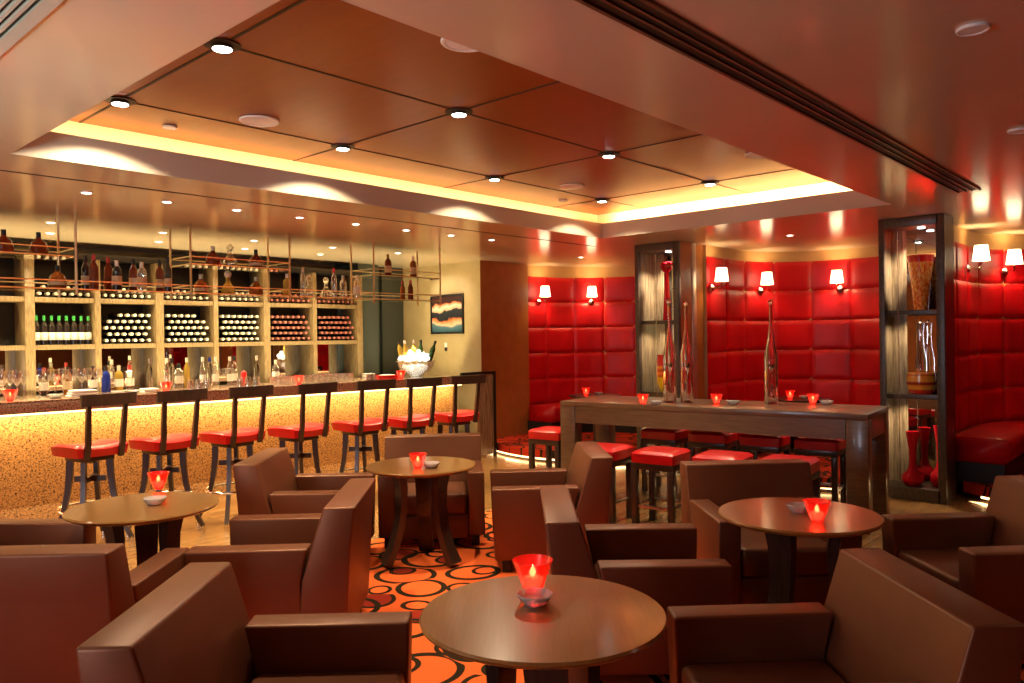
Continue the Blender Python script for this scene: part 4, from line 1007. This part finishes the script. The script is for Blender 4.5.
for i, (x, y) in enumerate([(1.55, 7.70), (2.33, 7.70), (3.32, 7.70), (4.30, 7.70), (5.29, 7.68), (6.25, 7.66)]):
    downlight(x, y, f'{ORD[i]} recessed downlight from left in the row over the bar counter', 'downlights over the bar counter', 60)
for i, (x, y) in enumerate([(1.5, 8.45), (2.55, 8.45), (3.6, 8.45), (4.6, 8.45), (5.6, 8.4)]):  # extra row, added to light the wine shelves
    downlight(x, y, f'{ORD[i]} added downlight from left in the row before the wine shelves', 'downlights added before the wine shelves', 80, 130)
for x, y, w_ in ((*onZ(581, 257, ZC)[:2], 'left'), (*onZ(790, 235, ZC)[:2], 'middle')):
    downlight(x, y, f'recessed downlight in ceiling above the {w_} niche', 'downlights above the niches', 10)
# flush speakers and sensors
def disc(name, label, cat, x, y, z, r, grp, proto={}):
    t = thing(name, label, cat, (x, y, z), 0, grp)
    bm = new(); lathe(bm, [(r, 0), (r, -.006), (r*.96, -.011), (r*.84, -.011), (r*.83, -.007), (r*.0, -.007)], 36); obj('rim', bm, M['white'], t)
    bm = new(); lathe(bm, [(r*.82, -.0075), (r*.5, -.0095), (0, -.0105)], 36); obj('cover', bm, M['white'], t)
for px, py, r, lb in ((259.5, 120.5, .125, 'round white speaker in the middle left of the wooden ceiling'), (467, 41, .125, 'round white speaker near the tray edge at top centre'), (572, 186, .115, 'round white speaker at the far end of the wooden ceiling'), (760, 154, .115, 'round white speaker cut by the right edge of tray')):
    p = onZ(px, py, ZW-.004); disc('ceiling_speaker', lb, 'speaker', p.x, p.y, ZW-.0035, r, 'round ceiling speakers')
for px, py, z, r, lb in ((170, 126.5, ZW-.0035, .045, 'small round sensor on the wooden ceiling near bar side'), (563, 200, ZW-.0035, .045, 'small round sensor at the far corner of wooden ceiling'), (973, 28, ZC, .055, 'round smoke detector on ceiling at top right'), (1019, 130, ZC, .055, 'round smoke detector at the right edge above the sconces')):
    p = onZ(px, py, z); disc('smoke_detector', lb, 'detector', p.x, p.y, z, r, 'small ceiling detectors')
# slot diffuser, right of the tray
t = thing('slot_vent', 'long dark slotted air vent in ceiling right of the tray', 'vent', (4.3, 1.43, ZC), 0)
bm = new(); box(bm, -4.4, 2.5, -.065, .065, -.004, -.001); obj('backing', bm, M['black'], t)
bm = new()
for y in (-.02, .02): box(bm, -4.4, 2.5, y-.006, y+.006, -.010, -.0045)
box(bm, -4.4, 2.5, .066, .082, -.012, -.001); box(bm, -4.4, 2.5, -.082, -.066, -.012, -.001); obj('frame', bm, M['bronze'], t)
# louvred grille top left
t = thing('ceiling_grille', 'cream louvred air grille in ceiling at top left corner', 'vent', (.42, 2.2, ZC), 0)
bm = new(); box(bm, -.9, .43, -2.2, 2.2, -.004, -.001); obj('backing', bm, M['black'], t)
bm = new(); box(bm, .385, .43, -2.2, 2.2, -.014, -.0045)
for i in range(44): x = .360-i*.028; box(bm, x-.006, x+.006, -2.2, 2.2, -.018, -.0045)
obj('louvres', bm, M['grille'], t)

# ================================================================ ROOM LIGHT
# cove strips hidden behind the tray lip
cz = ZC+.155
def cove(a, b_, aim, pw):
    bmm = new(); tube(bmm, [a, b_], .010, 6); return bmm
for nm, a, b_, off in (('bar side', (TX0, TY1+.12, cz-.005), (TX1, TY1+.12, cz-.005), (0, .10)), ('far side', (TX1+.12, TY0, cz-.005), (TX1+.12, TY1, cz-.005), (.10, 0)), ('near side', (TX0-.12, TY0, cz-.005), (TX0-.12, TY1, cz-.005), (-.10, 0)), ('right side', (TX0, TY0-.12, cz-.005), (TX1, TY0-.12, cz-.005), (0, -.10))):
    m_ = ((a[0]+b_[0])/2, (a[1]+b_[1])/2, cz+.01); L_ = math.dist(a, b_)
    pw = {'bar side': 16, 'far side': 34, 'near side': 5, 'right side': 5}[nm]
    area('cove_light', m_, (m_[0]+off[0]*.6, m_[1]+off[1]*.6, m_[2]+.1), L_, .05, pw, (1, .68, .33), along=(b_[0]-a[0], b_[1]-a[1], 0))
# rest of the room behind the camera: a tall window in the unseen left wall
area('window_daylight', (X0+.12, 2.1, 1.45), (X0+2, 2.3, 1.45), .9, 1.8, 46, (.80, .84, 1), along=(0, 1, 0))
spot('left_ceiling_fill', (-.9, 3.6, 1.55), 92, 150, .8, (.68, .92, 1), .12, aim=(-.2, 3.7, ZC))  # unseen spot without a fitting, added to brighten the left ceiling
spot('left_ceiling_fill', (-1.4, 6.3, 1.55), 40, 150, .8, (1, .80, .55), .12, aim=(-.9, 6.3, ZC))  # second added upward spot, out of view, also without a fitting
for x, y, pw in ((-.6, 5.4, 24), (.4, 6.4, 26), (4.2, -1.2, 16), (7.0, .2, 10)):  # unseen spots without fittings, added to lift the outer parts of the room
    spot('room_spot', (x, y, ZC-.02), pw, 130, .6, (1, .80, .6), .05)
w = bpy.data.worlds.new('World'); bpy.context.scene.world = w; w.use_nodes = True
w.node_tree.nodes['Background'].inputs[0].default_value = (.10, .05, .03, 1); w.node_tree.nodes['Background'].inputs[1].default_value = .15

# ================================================================ CAMERA
cam = bpy.data.cameras.new('Camera'); co = bpy.data.objects.new('Camera', cam); C.objects.link(co)
cam.sensor_fit = 'HORIZONTAL'; cam.sensor_width = 36; cam.lens = FPX/1024*36; cam.clip_start = .02
co.matrix_world = Matrix.Translation(EYE) @ Matrix((RT, UP, -FW)).transposed().to_4x4()
sc = bpy.context.scene; sc.camera = co
sc.view_settings.view_transform = 'Standard'; sc.view_settings.look = 'None'; sc.view_settings.exposure = .45; sc.view_settings.gamma = 1
cy = sc.cycles
cy.use_denoising = True; cy.use_light_tree = True; cy.max_bounces = 10; cy.diffuse_bounces = 5; cy.glossy_bounces = 5; cy.transmission_bounces = 6; cy.transparent_max_bounces = 16
cy.caustics_reflective = False; cy.caustics_refractive = False; cy.sample_clamp_indirect = 6; cy.blur_glossy = 1
